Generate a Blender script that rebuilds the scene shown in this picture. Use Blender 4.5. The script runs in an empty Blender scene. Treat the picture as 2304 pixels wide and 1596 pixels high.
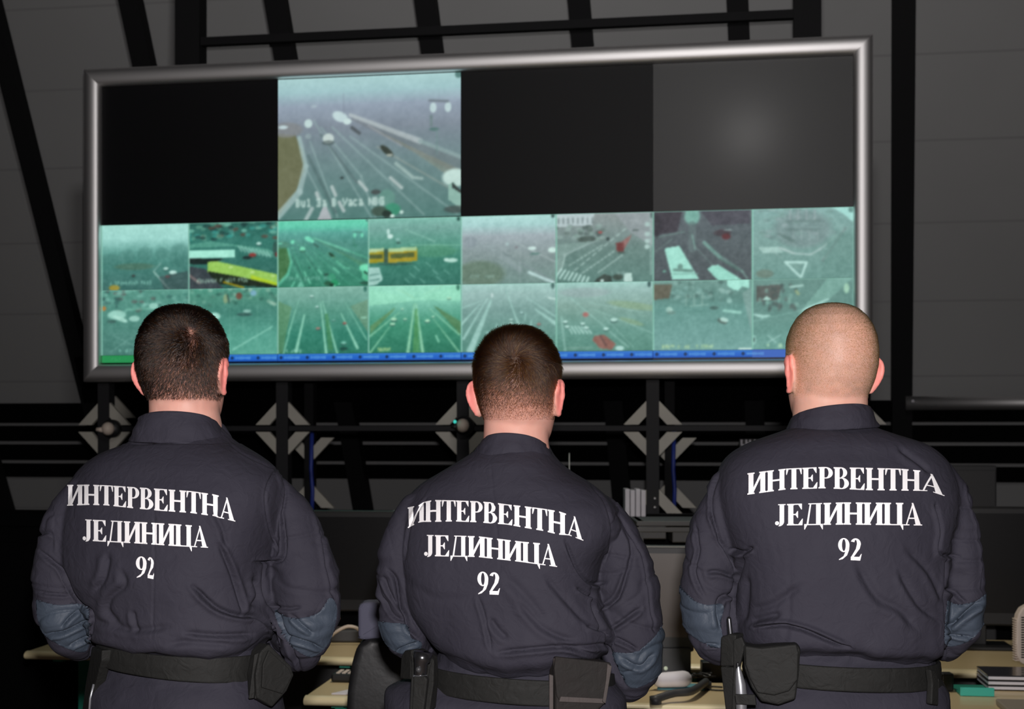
import bpy, bmesh, math, random
import numpy as np
from mathutils import Vector, Matrix
from mathutils.bvhtree import BVHTree

S = bpy.context.scene
COL = S.collection
# ------------------------------------------------------------------ camera, light, exposure
F = 3200.0            # focal length in pixels of the 2304 px wide frame (50 mm on 36 mm)
EYE = 1.58            # lens height
cam_d = bpy.data.cameras.new('camera'); cam = bpy.data.objects.new('camera', cam_d); COL.objects.link(cam)
cam.location = (0, 0, EYE); cam.rotation_euler = (math.pi/2, 0, 0)
cam_d.lens = 50; cam_d.sensor_width = 36; cam_d.shift_y = 174/2304
cam_d.clip_start = 0.05; cam_d.clip_end = 60
cam_d.dof.use_dof = True; cam_d.dof.focus_distance = 2.58; cam_d.dof.aperture_fstop = 9
S.camera = cam
S.view_settings.view_transform = 'Standard'; S.view_settings.look = 'None'
S.view_settings.exposure = 0.0; S.view_settings.gamma = 1.0
w = bpy.data.worlds.new('room'); S.world = w; w.use_nodes = True
w.node_tree.nodes['Background'].inputs[0].default_value = (0.9, 0.92, 1, 1)
w.node_tree.nodes['Background'].inputs[1].default_value = 0.004

def lamp(name, kind, loc, power, size, color=(1, 1, 1), rot=None):
    d = bpy.data.lights.new(name, kind); o = bpy.data.objects.new(name, d); COL.objects.link(o)
    d.energy = power; d.color = color; o.location = loc
    if kind == 'POINT': d.shadow_soft_size = size
    if kind == 'AREA': d.size = size
    if rot: o.rotation_euler = rot
    return o
# the photographer's flash, just above the lens
lamp('flash', 'POINT', (0.03, -0.04, EYE+0.16), 340, 0.035, (1.0, 0.955, 0.95))
# the hall's ceiling lamp, high above the photographer
cl_ = lamp('ceiling_lamp', 'AREA', (0.12, 0.6, 4.47), 23, 0.32, (1.0, 0.97, 0.95), (math.radians(97), 0, 0))
cl_.data.spread = math.radians(80)
# unseen fill light, added above the desks to brighten their tops
dl_ = lamp('desk_fill', 'AREA', (0.3, 5.15, 5.0), 11, 0.5, (1.0, 0.93, 0.80))
dl_.data.spread = math.radians(62)

# ------------------------------------------------------------------ helpers
TH = math.atan2(0.65, 3.952)          # the video wall and the back wall are turned by this angle
CT, ST = math.cos(TH), math.sin(TH)
def L(U, V, z): return Vector((U*CT + V*ST, -U*ST + V*CT, z))
def PX(px, py, Y): return Vector(((px-1152)*Y/F, Y, EYE+(972-py)*Y/F))
def hitV(px, py, V):                  # pixel -> (U, z) on the upright plane V = const
    dx = (px-1152)/F; t = V/(dx*ST+CT)
    return (dx*t*CT - t*ST, EYE+(972-py)/F*t)
def srgb(r, g, b):
    f = lambda c: (c/255/12.92 if c <= 10.31 else ((c/255+.055)/1.055)**2.4)
    return (f(r), f(g), f(b))

def mat(name, col, rough=.6, metal=0, spec=.5, bump=None, noise=None, sheen=0, sss=0, trans=0, emit=None, coat=0):
    m = bpy.data.materials.new(name); m.use_nodes = True
    nt = m.node_tree; b = nt.nodes['Principled BSDF']
    c = tuple(col)+(1,)
    b.inputs['Base Color'].default_value = c
    b.inputs['Roughness'].default_value = rough; b.inputs['Metallic'].default_value = metal
    b.inputs['Specular IOR Level'].default_value = spec
    b.inputs['Sheen Weight'].default_value = sheen
    b.inputs['Coat Weight'].default_value = coat
    if sss:
        b.inputs['Subsurface Weight'].default_value = sss
        b.inputs['Subsurface Radius'].default_value = (.012, .004, .002)
        b.inputs['Subsurface Scale'].default_value = 1.0
    if emit:
        b.inputs['Emission Color'].default_value = tuple(emit[:3])+(1,); b.inputs['Emission Strength'].default_value = emit[3]
    tc = nt.nodes.new('ShaderNodeTexCoord')
    if noise:                          # (scale, amount, second colour)
        n = nt.nodes.new('ShaderNodeTexNoise'); n.inputs['Scale'].default_value = noise[0]; n.inputs['Detail'].default_value = 6
        nt.links.new(tc.outputs['Object'], n.inputs['Vector'])
        r = nt.nodes.new('ShaderNodeMapRange'); r.inputs[1].default_value = .35; r.inputs[2].default_value = .65
        r.inputs[3].default_value = 0; r.inputs[4].default_value = noise[1]
        nt.links.new(n.outputs[0], r.inputs[0])
        mx = nt.nodes.new('ShaderNodeMix'); mx.data_type = 'RGBA'; mx.inputs[6].default_value = c; mx.inputs[7].default_value = tuple(noise[2])+(1,)
        nt.links.new(r.outputs[0], mx.inputs[0]); nt.links.new(mx.outputs[2], b.inputs['Base Color'])
    if bump:                           # (scale, strength, distance)
        n = nt.nodes.new('ShaderNodeTexNoise'); n.inputs['Scale'].default_value = bump[0]; n.inputs['Detail'].default_value = 4
        nt.links.new(tc.outputs['Object'], n.inputs['Vector'])
        bp = nt.nodes.new('ShaderNodeBump'); bp.inputs['Strength'].default_value = bump[1]; bp.inputs['Distance'].default_value = bump[2]
        nt.links.new(n.outputs[0], bp.inputs['Height']); nt.links.new(bp.outputs[0], b.inputs['Normal'])
    return m

def tag(o, label=None, cat=None, group=None, kind=None):
    if label: o['label'] = label
    if cat: o['category'] = cat
    if group: o['group'] = group
    if kind: o['kind'] = kind
    return o
def adopt(o, parent):
    if parent is not None:
        bpy.context.view_layer.update()
        o.parent = parent; o.matrix_parent_inverse = parent.matrix_world.inverted()
    return o
def obj(name, bm, m, parent=None, smooth=False):
    me = bpy.data.meshes.new(name)
    if isinstance(bm, tuple): me.from_pydata([tuple(v) for v in bm[0]], [], bm[1])
    else: bm.to_mesh(me); bm.free()
    for x in (m if isinstance(m, (list, tuple)) else [m]): me.materials.append(x)
    if smooth: me.polygons.foreach_set('use_smooth', [True]*len(me.polygons))
    me.update()
    o = bpy.data.objects.new(name, me); COL.objects.link(o)
    return adopt(o, parent)
def empty(name, loc, label=None, cat=None, group=None, rz=0):
    o = bpy.data.objects.new(name, None); COL.objects.link(o); o.location = loc; o.rotation_euler.z = rz
    o.empty_display_size = .1
    return tag(o, label, cat, group)

def add_hexa(bm, c):                   # eight corners: bottom 4 then top 4, both counter-clockwise
    v = [bm.verts.new(p) for p in c]
    for f in ((3, 2, 1, 0), (4, 5, 6, 7), (0, 1, 5, 4), (1, 2, 6, 5), (2, 3, 7, 6), (3, 0, 4, 7)): bm.faces.new([v[i] for i in f])
    return v
def add_box(bm, x0, x1, y0, y1, z0, z1, fn=None, bev=0):
    c = [(x0, y0, z0), (x1, y0, z0), (x1, y1, z0), (x0, y1, z0), (x0, y0, z1), (x1, y0, z1), (x1, y1, z1), (x0, y1, z1)]
    c = [fn(*p) if fn else Vector(p) for p in c]
    v = add_hexa(bm, c)
    if bev:
        es = list({e for a in v for e in a.link_edges})
        bmesh.ops.bevel(bm, geom=es, offset=bev, segments=3, profile=.5, affect='EDGES')
def box(x0, x1, y0, y1, z0, z1, fn=None, bev=0):
    bm = bmesh.new(); add_box(bm, x0, x1, y0, y1, z0, z1, fn, bev); return bm
def frames(pts):
    P = [Vector(p) for p in pts]; out = []
    up = Vector((0, 0, 1)) if abs((P[1]-P[0]).normalized().z) < .9 else Vector((0, 1, 0))
    prev = None
    for i, p in enumerate(P):
        t = (P[min(i+1, len(P)-1)]-P[max(i-1, 0)]).normalized()
        a = (up-t*up.dot(t)) if prev is None else (prev-t*prev.dot(t))
        a.normalize(); prev = a; out.append((p, a, t.cross(a)))
    return out
def add_loft(bm, rings, caps=True):
    R = [[bm.verts.new(p) for p in r] for r in rings]; n = len(R[0])
    for a, b in zip(R[:-1], R[1:]):
        for i in range(n): bm.faces.new((a[i], a[(i+1) % n], b[(i+1) % n], b[i]))
    if caps: bm.faces.new(R[0][::-1]); bm.faces.new(R[-1])
    return R
def add_tube(bm, pts, r, n=16, round_ends=False):
    pts = [Vector(p) for p in pts]
    if not hasattr(r, '__len__'): r = [r]*len(pts)
    r = [x if hasattr(x, '__len__') else (x, x) for x in r]
    if round_ends:
        d0 = (pts[0]-pts[1]).normalized(); d1 = (pts[-1]-pts[-2]).normalized(); m0 = max(r[0]); m1 = max(r[-1])
        A = [(pts[0]+d0*m0*math.sin(a), (r[0][0]*math.cos(a), r[0][1]*math.cos(a))) for a in (1.45, 1.1, .7, .35)]
        B = [(pts[-1]+d1*m1*math.sin(a), (r[-1][0]*math.cos(a), r[-1][1]*math.cos(a))) for a in (.35, .7, 1.1, 1.45)]
        pts = [a[0] for a in A]+pts+[b[0] for b in B]; r = [a[1] for a in A]+r+[b[1] for b in B]
    rings = []
    for (p, a, b), (ra, rb) in zip(frames(pts), r):
        rings.append([p+a*ra*math.cos(k*2*math.pi/n)+b*rb*math.sin(k*2*math.pi/n) for k in range(n)])
    add_loft(bm, rings)
def add_ball(bm, c, r, seg=16):
    r = r if hasattr(r, '__len__') else (r, r, r)
    bmesh.ops.create_uvsphere(bm, u_segments=seg, v_segments=seg//2+2, radius=1, matrix=Matrix.Translation(c) @ Matrix.Diagonal((*r, 1)))
def smooth_path(pts, k=4):             # Catmull-Rom through tuples of any length
    P = [np.array(p, float) for p in pts]; out = []
    for i in range(len(P)-1):
        a, b, c, d = P[max(i-1, 0)], P[i], P[i+1], P[min(i+2, len(P)-1)]
        for j in range(k):
            t = j/k
            out.append(.5*((2*b)+(-a+c)*t+(2*a-5*b+4*c-d)*t*t+(-a+3*b-3*c+d)*t**3))
    out.append(P[-1]); return out
def extrude_poly(bm, pts, d):          # closed outline (Vectors) swept by vector d
    n = len(pts); a = [bm.verts.new(p) for p in pts]; b = [bm.verts.new(Vector(p)+d) for p in pts]
    bm.faces.new(a); bm.faces.new(b[::-1])
    for i in range(n): bm.faces.new((a[(i+1) % n], a[i], b[i], b[(i+1) % n]))
    return a+b

# ------------------------------------------------------------------ materials of the hall
M = {}
M['wall'] = mat('grey wall panels', srgb(162, 162, 162), .8, spec=.2, noise=(1.3, .5, srgb(155, 155, 155)), bump=(60, .1, .002))
nt = M['wall'].node_tree               # faint joints between the panel rows
tc = [n for n in nt.nodes if n.type == 'TEX_COORD'][0]; b = nt.nodes['Principled BSDF']
sx = nt.nodes.new('ShaderNodeSeparateXYZ'); nt.links.new(tc.outputs['Object'], sx.inputs[0])
ml = nt.nodes.new('ShaderNodeMath'); ml.operation = 'MULTIPLY'; ml.inputs[1].default_value = 2.05; nt.links.new(sx.outputs[2], ml.inputs[0])
fr = nt.nodes.new('ShaderNodeMath'); fr.operation = 'FRACT'; nt.links.new(ml.outputs[0], fr.inputs[0])
cp = nt.nodes.new('ShaderNodeMath'); cp.operation = 'LESS_THAN'; cp.inputs[1].default_value = .03; nt.links.new(fr.outputs[0], cp.inputs[0])
src = b.inputs['Base Color'].links[0].from_socket
mx = nt.nodes.new('ShaderNodeMix'); mx.data_type = 'RGBA'; mx.inputs[7].default_value = (*srgb(149, 149, 149), 1)
nt.links.new(cp.outputs[0], mx.inputs[0]); nt.links.new(src, mx.inputs[6]); nt.links.new(mx.outputs[2], b.inputs['Base Color'])
M['black'] = mat('matt black steel', (.012, .012, .013), .7, spec=.15, bump=(80, .1, .001))
M['void'] = mat('dull black board', (.004, .004, .0045), .9, spec=.05)
M['post'] = mat('black painted steel post', (.022, .022, .024), .6, spec=.2, bump=(90, .1, .001))
M['plate'] = mat('pale grey painted plate', srgb(188, 184, 172), .6, noise=(9, .4, srgb(170, 165, 160)))
M['alu'] = mat('brushed aluminium frame', (.88, .86, .86), .51, metal=1.0)
M['floor'] = mat('dark brown carpet', srgb(92, 78, 70), .95, spec=.05, noise=(40, .6, srgb(66, 60, 58)), bump=(300, .4, .004))
M['desk'] = mat('cream laminate desk top', srgb(214, 192, 148), .4, noise=(3, .3, srgb(200, 182, 140)), coat=.2)
M['edge'] = mat('cream rounded desk edge', srgb(238, 222, 178), .42, spec=1.0, coat=.5)
M['teal'] = mat('teal powder coated steel', srgb(40, 140, 118), .45)
M['plastic'] = mat('black plastic', (.012, .012, .013), .45, bump=(150, .05, .0005))
M['plastic2'] = mat('dark grey plastic', (.045, .045, .047), .5, bump=(150, .05, .0005))
M['cream'] = mat('cream plastic', srgb(222, 205, 190), .5)
M['white'] = mat('white paper', srgb(225, 222, 228), .7, noise=(20, .3, srgb(205, 200, 210)))
M['blue'] = mat('blue cable sheath', srgb(40, 60, 150), .5)

# ------------------------------------------------------------------ the setting
KS = 1/2.134                          # the wall leans toward the hall at the top
def wallV(z): return 8.88+(4.3-z)*KS
def wall_hit(px, py):                  # pixel -> (U, z) on the leaning wall
    dx = (px-1152)/F; dz = (972-py)/F; k = dx*ST+CT
    t = (8.88+(4.3-EYE)*KS)/(k+dz*KS); return (dx*t*CT-t*ST, EYE+dz*t)
def on_wall(U, z, off=0.): return L(U, wallV(z)-off, z)
def wall_slab(name, U0, U1, z0, z1, off0, off1, m, parent=None, lean=0.0):
    bm = bmesh.new(); a_, b_ = lean*(4.3-z0), lean*(4.3-z1)
    add_hexa(bm, [on_wall(U0+a_, z0, off1), on_wall(U1+a_, z0, off1), on_wall(U1+a_, z0, off0), on_wall(U0+a_, z0, off0),
                  on_wall(U0+b_, z1, off1), on_wall(U1+b_, z1, off1), on_wall(U1+b_, z1, off0), on_wall(U0+b_, z1, off0)])
    return obj(name, bm, m, parent)
floor = tag(obj('floor', box(-9, 9, -1.5, 12.5, -.1, 0), M['floor']), kind='structure')
tag(wall_slab('wall_back', -9, 7, 0, 6.6, -.12, 0, M['wall']), kind='structure')
k = 0
def rib_at(px, py): u_, z_ = wall_hit(px, py); return u_-.0438*(4.3-z_)
for c in [rib_at(x, 0) for x in (307, 631, 965, 1306, 1659, 2029)]+[rib_at(132, 554)]:
    k += 1; hw = .058 if c < -4.9 else .066
    tag(wall_slab('trim_%d' % k, c-hw, c+hw, 0, 6.6, .045, .16, M['black'], None, .0438), kind='structure')
U1 = rib_at(132, 554)
for c in (U1-.95, U1-1.9, rib_at(2029, 0)+.98, rib_at(2029, 0)+1.96):
    k += 1; tag(wall_slab('trim_%d' % k, c-.062, c+.062, 0, 6.6, .045, .16, M['black'], None, .0438), kind='structure')
for y0, y1 in ((905, 951.5), (957.5, 994), (1001, 1038.5), (1045.5, 1078), (1166, 1800)):
    k += 1
    z1 = wall_hit(900, y0)[1]; z0 = max(0.0, wall_hit(900, y1)[1])
    tag(wall_slab('trim_%d' % k, -9, 7, z0, z1, 0.002, .045, M['void']), kind='structure')
# black board on the wall behind the foot of the video wall
k += 1
ua, ub = wall_hit(206, 880)[0], wall_hit(1955, 880)[0]
tag(wall_slab('trim_%d' % k, ua, ub, wall_hit(900, 906)[1], wall_hit(900, 800)[1], .002, .17, M['void']), kind='structure')
k += 1
tag(wall_slab('trim_%d' % k, wall_hit(206, 960)[0], wall_hit(690, 960)[0], wall_hit(900, 1046)[1], wall_hit(900, 940)[1], .05, .06, M['void']), kind='structure')

# ------------------------------------------------------------------ video wall
VS = 7.303; UL = -3.474; UR = .531; ZB, ZT = 1.947, 3.467      # glass area
vw = empty('video_wall', L(UL, VS+.3, ZB), 'wide video wall in a silver frame showing sixteen small traffic views and one large one', 'video wall', rz=-TH)
# frame: four mitred bars with a rounded face
FW = .094
def bar_profile():                     # (distance outward from glass edge, offset toward viewer)
    pr = [(0, -.035), (0, .010)]
    for i in range(0, 11):
        a = math.pi*i/10; pr.append((FW/2-FW/2*math.cos(a), .012+.034*math.sin(a)**.8))
    pr += [(FW, -.06)]
    return pr
def frame_bar(side):
    bm = bmesh.new(); pr = bar_profile(); A = []; B = []
    for d, o in pr:
        x0, x1, z0, z1 = UL-d, UR+d, ZB-d, ZT+d
        ends = {'top': ((x0, z1), (x1, z1)), 'bottom': ((x1, z0), (x0, z0)), 'left': ((x0, z0), (x0, z1)), 'right': ((x1, z1), (x1, z0))}[side]
        A.append(L(ends[0][0], VS-o, ends[0][1])); B.append(L(ends[1][0], VS-o, ends[1][1]))
    va = [bm.verts.new(p) for p in A]; vb = [bm.verts.new(p) for p in B]; n = len(va)
    for i in range(n): bm.faces.new((va[i], va[(i+1) % n], vb[(i+1) % n], vb[i]))
    bmesh.ops.recalc_face_normals(bm, faces=bm.faces)
    return bm
for s in ('top', 'bottom', 'left', 'right'):
    o = obj('frame_bar', frame_bar(s), M['alu'], vw, True); o['label'] = s+' bar of the silver frame'
obj('cabinet', box(UL-.03, UR+.03, VS+.07, VS+.62, ZB-.03, ZT+.03, L), M['void'], vw)

# --- pictures on the screens, drawn with numpy
class Pic:
    def __init__(s, w, h):
        s.w, s.h = w, h; s.a = np.zeros((h, w, 3)); s.asp = w/h
        s.X, s.Y = np.meshgrid((np.arange(w)+.5)/w, (np.arange(h)+.5)/h)
    def mix(s, m, c): s.a = s.a*(1-m[..., None])+np.array(c, float)*m[..., None]
    def grad(s, stops):
        t = [q[0] for q in stops]
        for i in range(3): s.a[..., i] = np.interp(s.Y, t, [q[1][i] for q in stops])
    def line(s, x0, y0, x1, y1, w, c, w1=None, al=1):
        X, Y = s.X*s.asp, s.Y; ax, bx = x0*s.asp, x1*s.asp
        dx, dy = bx-ax, y1-y0; q = dx*dx+dy*dy+1e-9
        t = np.clip(((X-ax)*dx+(Y-y0)*dy)/q, 0, 1)
        d = np.hypot(X-ax-t*dx, Y-y0-t*dy); ww = w+(0 if w1 is None else (w1-w)*t)
        s.mix(al*np.clip((ww-d)/.012+.5, 0, 1), c)
    def ell(s, x, y, rx, ry, c, al=1, ang=0):
        X = (s.X-x)*s.asp; Y = s.Y-y; ca, sa = math.cos(ang), math.sin(ang)
        u, v = X*ca+Y*sa, -X*sa+Y*ca
        s.mix(al*np.clip((1-np.hypot(u/(rx*s.asp), v/ry))*4, 0, 1), c)
    def poly(s, pts, c, al=1):
        X, Y = s.X, s.Y; ins = np.zeros(X.shape, bool); n = len(pts)
        for sx_, sy_ in ((-.25, -.25), (.25, .25)):
            pass
        for i in range(n):
            (x0, y0), (x1, y1) = pts[i], pts[(i+1) % n]
            cnd = ((y0 > Y) != (y1 > Y)) & (X < (x1-x0)*(Y-y0)/(y1-y0+1e-12)+x0)
            ins ^= cnd
        s.mix(al*ins.astype(float), c)
    def noise(s, amp, sc, seed):
        r = np.random.RandomState(seed); n = r.rand(int(s.h/sc)+2, int(s.w/sc)+2)
        yy = np.arange(s.h)/sc; xx = np.arange(s.w)/sc
        i, j = yy.astype(int), xx.astype(int); fy, fx = (yy-i)[:, None], (xx-j)[None]
        v = (n[i][:, j]*(1-fx)+n[i][:, j+1]*fx)*(1-fy)+(n[i+1][:, j]*(1-fx)+n[i+1][:, j+1]*fx)*fy
        s.a += (v[..., None]-.5)*amp
    def text(s, x, y, w, h, c, n, seed, al=.8):
        al *= .6
        r = random.Random(seed); q = w/n
        for i in range(n):
            if r.random() < .12: continue
            for _ in range(3):
                a, b = x+i*q+r.random()*q*.6, y+r.random()*h
                s.line(a, b, x+i*q+r.random()*q*.7, y+r.random()*h, .009, c, al=al)
    def blur(s, n=1):
        for _ in range(n):
            p = np.pad(s.a, ((1, 1), (1, 1), (0, 0)), 'edge')
            s.a = (p[:-2, 1:-1]+p[2:, 1:-1]+p[1:-1, :-2]+p[1:-1, 2:]+4*p[1:-1, 1:-1])/8

G = (150, 215, 198)
def car(p, x, y, s, c=(185, 225, 215), al=1):
    p.ell(x, y+s*.45, s*.9, s*.6, (50, 85, 80), .6); p.ell(x, y, s*.8, s*.55, c, al)
def f11(p):
    p.grad([(0, (163, 218, 208)), (.22, (158, 214, 205)), (.42, (100, 160, 150)), (.6, (72, 130, 120)), (1, (62, 108, 102))])
    for x, y, rx, ry in ((.3, .45, .08, .12), (.9, .45, .11, .2), (.5, .42, .08, .12), (.7, .42, .07, .1), (.1, .5, .12, .1)): p.ell(x, y+.03, rx*1.3, ry, (66, 116, 108), .35)
    p.ell(.38, .64, .26, .06, (80, 110, 90), .6); p.line(.6, .72, .78, 1, .012, (150, 190, 180)); p.line(.6, .72, .68, .6, .008, (120, 165, 155))
    car(p, .74, .68, .04); car(p, .82, .74, .06); car(p, .76, .8, .04, (130, 60, 60)); car(p, .37, .78, .03, (60, 60, 60))
    p.poly([(.66, .8), (1, .72), (1, 1), (.72, 1)], (62, 78, 80), .6); p.ell(.15, .96, .07, .05, (150, 140, 60))
    p.text(.1, .86, .48, .06, G, 16, 1, .6)
def f12(p):
    p.grad([(0, (45, 100, 90)), (.3, (55, 120, 108)), (1, (48, 100, 90))])
    r = random.Random(5)
    for i in range(60): p.ell(r.random(), r.random()*.26, .03+.02*r.random(), .03, r.choice([(120, 190, 170), (30, 60, 58), (60, 150, 140), (90, 150, 130), (95, 70, 60)]), .7)
    p.poly([(0, .33), (.25, .28), (.9, .42), (1, .5), (1, .56), (.5, .36), (0, .38)], (95, 165, 145), .7)
    for i in range(9): p.line(.56+i*.04, .36+i*.012, .6+i*.04, .44+i*.012, .012, (150, 205, 190), al=.7)
    p.poly([(0, .42), (.52, .42), (.52, .53), (0, .53)], (165, 232, 212)); p.poly([(0, .53), (.42, .55), (.2, .63), (0, .62)], (25, 40, 38))
    p.poly([(0, .65), (.2, .7), (.4, 1), (0, 1)], (60, 70, 75)); p.line(0, .78, .12, .9, .02, (120, 110, 110))
    car(p, .72, .5, .06, (140, 60, 55)); p.ell(.66, .54, .06, .03, (20, 30, 30), .8); car(p, .79, .33, .04)
    p.poly([(.22, .6), (.26, .58), (.34, .59), (1, .8), (1, .98), (.6, .84), (.22, .75)], (150, 198, 92)); p.poly([(.22, .73), (.6, .83), (1, .97), (1, 1), (.35, .93), (.25, .8)], (30, 42, 30))
    p.line(.4, .9, .62, .99, .012, (170, 150, 20)); p.poly([(.7, .8), (1, .93), (1, .97), (.7, .86)], (170, 200, 40))
    for x, y in ((.48, .68), (.72, .76), (.95, .82)): p.ell(x, y, .03, .02, (190, 225, 150), .8)
    p.ell(.98, .42, .04, .14, (40, 60, 55), .6); p.ell(.99, .5, .02, .04, (110, 40, 40))
    p.text(.1, .84, .58, .07, (165, 205, 185), 20, 2, .8)
def highway(p, warm):                  # the big feed and its small copy
    c = (lambda *q: q) if warm else (lambda r_, g_, b_: (r_*.62, g_*1.02, b_*.86))
    p.grad([(0, c(168, 205, 205)), (.1, c(160, 196, 200)), (.2, c(146, 160, 176)), (.35, c(126, 138, 150)), (.6, c(108, 134, 136)), (1, c(82, 124, 118))])
    p.poly([(0, .38), (.1, .4), (.14, .52), (.15, .65), (.1, .8), (0, .98)], c(108, 112, 84)); p.ell(.05, .36, .1, .06, c(130, 134, 136), .8)
    p.poly([(.42, .28), (1, .58), (1, .72), (.4, .3)], c(112, 120, 124), .5); p.poly([(.5, .35), (.75, .55), (1, .78), (1, .68), (.6, .42)], c(134, 138, 122), .5)
    for a in ((.12, .42, .155, .62, .016), (.155, .62, .12, .8, .02), (.12, .8, 0, .97, .024)): p.line(*a[:4], a[4], c(160, 186, 184), al=.8)
    p.line(.4, .27, .78, .47, .012, c(178, 190, 192), .02, .8); p.line(.78, .47, 1, .59, .014, c(140, 165, 165), al=.8)
    for x0, y0, x1, y1 in ((.2, .3, .52, 1), (.24, .35, .46, .7), (.46, .7, .54, 1), (.3, .35, .8, .98), (.4, .42, .98, .98), (.15, .62, .3, .98), (.18, .45, .33, .98)):
        p.line(x0, y0, x1, y1, .006, c(150, 178, 176), al=.55)
    p.line(.17, .55, .32, .95, .012, c(72, 96, 96), al=.5); p.line(.24, .4, .44, .75, .008, c(84, 104, 106), al=.6)
    for x, y, dx, dy in ((.3, .77, .02, .06), (.215, .81, .012, .04), (.34, .88, .025, .06), (.62, .72, .06, .07), (.45, .74, .04, .06)): p.line(x, y, x+dx, y+dy, .012, c(170, 188, 186))
    p.line(.19, .92, .155, 1, .014, c(160, 182, 180)); p.poly([(.25, .91), (.27, .91), (.3, 1), (.22, 1)], c(170, 178, 182))
    p.line(.65, .62, .74, .72, .012, c(150, 176, 172)); p.line(.74, .72, .79, .73, .01, c(150, 176, 172)); p.line(.5, .35, .68, .5, .006, c(160, 165, 170), al=.6)
    p.line(.55, .5, 1, .85, .006, c(160, 170, 160), al=.5)
    p.ell(.17, .32, .025, .035, c(190, 214, 212)); p.ell(.345, .28, .05, .04, c(190, 212, 214), ang=.4); p.ell(.385, .315, .025, .025, c(196, 218, 216)); p.line(.41, .36, .45, .4, .012, c(80, 88, 92))
    p.ell(.28, .43, .035, .04, c(196, 212, 208)); p.ell(.28, .46, .04, .02, c(70, 84, 84), .6); p.ell(.17, .41, .02, .02, c(150, 170, 172), .7); p.ell(.03, .34, .03, .014, c(185, 205, 208)); p.ell(.2, .2, .02, .012, c(170, 190, 196), .6)
    p.ell(.6, .53, .05, .025, c(55, 64, 56), ang=.7); p.ell(.615, .56, .02, .012, c(150, 160, 150)); p.ell(.355, .71, .012, .012, c(60, 76, 76))
    p.ell(.97, .73, .08, .07, c(190, 218, 210)); p.poly([(.93, .78), (.96, .76), (1, .83), (1, .95), (.93, .88)], c(140, 180, 168)); p.poly([(.95, .76), (1, .82), (1, .84), (.95, .8)], c(50, 62, 60)); p.ell(.97, .95, .07, .03, c(60, 70, 68), .7)
    for x in (.85, .93): p.ell(x, .24, .02, .04, c(200, 226, 224), .8)
    p.line(.83, .19, .93, .2, .008, c(110, 122, 130)); p.line(.84, .3, .84, .36, .01, c(110, 130, 132)); p.ell(.855, .39, .03, .014, c(90, 122, 120)); p.line(.87, .4, .87, .56, .005, c(110, 140, 138), al=.6); p.line(.365, .12, .365, .26, .004, c(120, 130, 145), al=.4)
    p.ell(.6, .86, .05, .07, c(100, 150, 136), .7); p.ell(.63, .94, .05, .05, c(60, 140, 112)); p.ell(.56, .95, .05, .04, c(60, 78, 66), .8); p.ell(.6, .97, .03, .03, c(34, 50, 44)); p.ell(.63, .985, .014, .014, c(200, 225, 215)); p.ell(.68, .96, .012, .014, c(190, 220, 210)); p.ell(.54, .815, .03, .02, c(60, 60, 60), .7)
    if warm:
        FONT = {'B': '1110010010111001001011100', 'u': '0000010010100101001001110', 'l': '0110000100001000010001110', 'v': '0000010001100010101000100', 'a': '0000001110000100111101111', 'r': '0000010110110011000010000', 'y': '1000110001010100010001000', 'c': '0000001110100001000001110', 'N': '1000111001101011001110001', 'G': '0111110000101111000101111', 'e': '0111010001111111000001110', 'o': '0000001110100011000101110', '3': '1111000010011100001011110'}
        for k_, ch in enumerate('Bul 3a B yaca NBG'):
            if ch in FONT:
                for q, bit in enumerate(FONT[ch]):
                    if bit == '1': p.line(.105+k_*.0285+(q % 5)*.0052, .855+(q//5)*.011, .105+k_*.0285+(q % 5)*.0052, .86+(q//5)*.011, .0055, (185, 212, 205), al=.8)
    else: p.text(.1, .84, .5, .06, (150, 205, 190), 17, 7, .45)
    p.ell(.985, .015, .02, .03, (60, 100, 95), .8)
def f13(p): highway(p, False)
def f14(p):
    p.grad([(0, (130, 190, 175)), (.15, (115, 165, 155)), (.4, (85, 150, 132)), (.6, (60, 128, 110)), (1, (50, 112, 98))])
    p.line(.4, .17, .72, .36, .01, (125, 180, 165)); p.line(.46, .4, 1, .42, .008, (130, 190, 165), al=.7); p.ell(.7, .5, .3, .1, (85, 150, 110), .4)
    p.poly([(0, .46), (.17, .46), (.17, .65), (0, .66)], (160, 150, 42)); p.poly([(.22, .46), (.53, .46), (.53, .64), (.22, .66)], (166, 150, 45))
    p.poly([(0, .45), (.17, .44), (.17, .49), (0, .5)], (175, 205, 160)); p.poly([(.22, .45), (.52, .43), (.52, .49), (.22, .5)], (170, 205, 155))
    p.poly([(0, .53), (.16, .53), (.16, .59), (0, .6)], (80, 95, 55)); p.poly([(.24, .53), (.5, .51), (.5, .58), (.24, .6)], (85, 100, 55)); p.poly([(.17, .46), (.22, .46), (.22, .66), (.17, .66)], (60, 90, 75)); p.ell(.3, .68, .22, .02, (45, 80, 70), .7)
    p.ell(.22, .2, .02, .05, (190, 228, 220)); p.ell(.24, .27, .035, .04, (200, 232, 225)); p.ell(.32, .32, .025, .03, (130, 180, 170)); p.ell(.33, .37, .03, .02, (60, 100, 90))
    p.ell(.9, .64, .07, .035, (180, 222, 208)); p.ell(.84, .63, .03, .03, (190, 228, 215))
    p.poly([(0, .72), (.12, .72), (.16, .9), (.1, .98), (0, 1)], (160, 205, 195)); p.line(.02, .84, .12, .82, .01, (90, 140, 130)); p.line(.02, .92, .12, .9, .01, (90, 140, 130))
    for x, y in ((.62, .66), (.7, .78), (.45, .82), (.5, .72), (.74, .88), (.82, .78), (.4, .9), (.56, .9)): p.line(x, y, x+.05, y+.06, .01, (120, 180, 165), al=.6)
    p.ell(.97, .03, .02, .04, (40, 80, 72)); p.ell(.75, .16, .02, .04, (85, 130, 120), .5)
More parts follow.
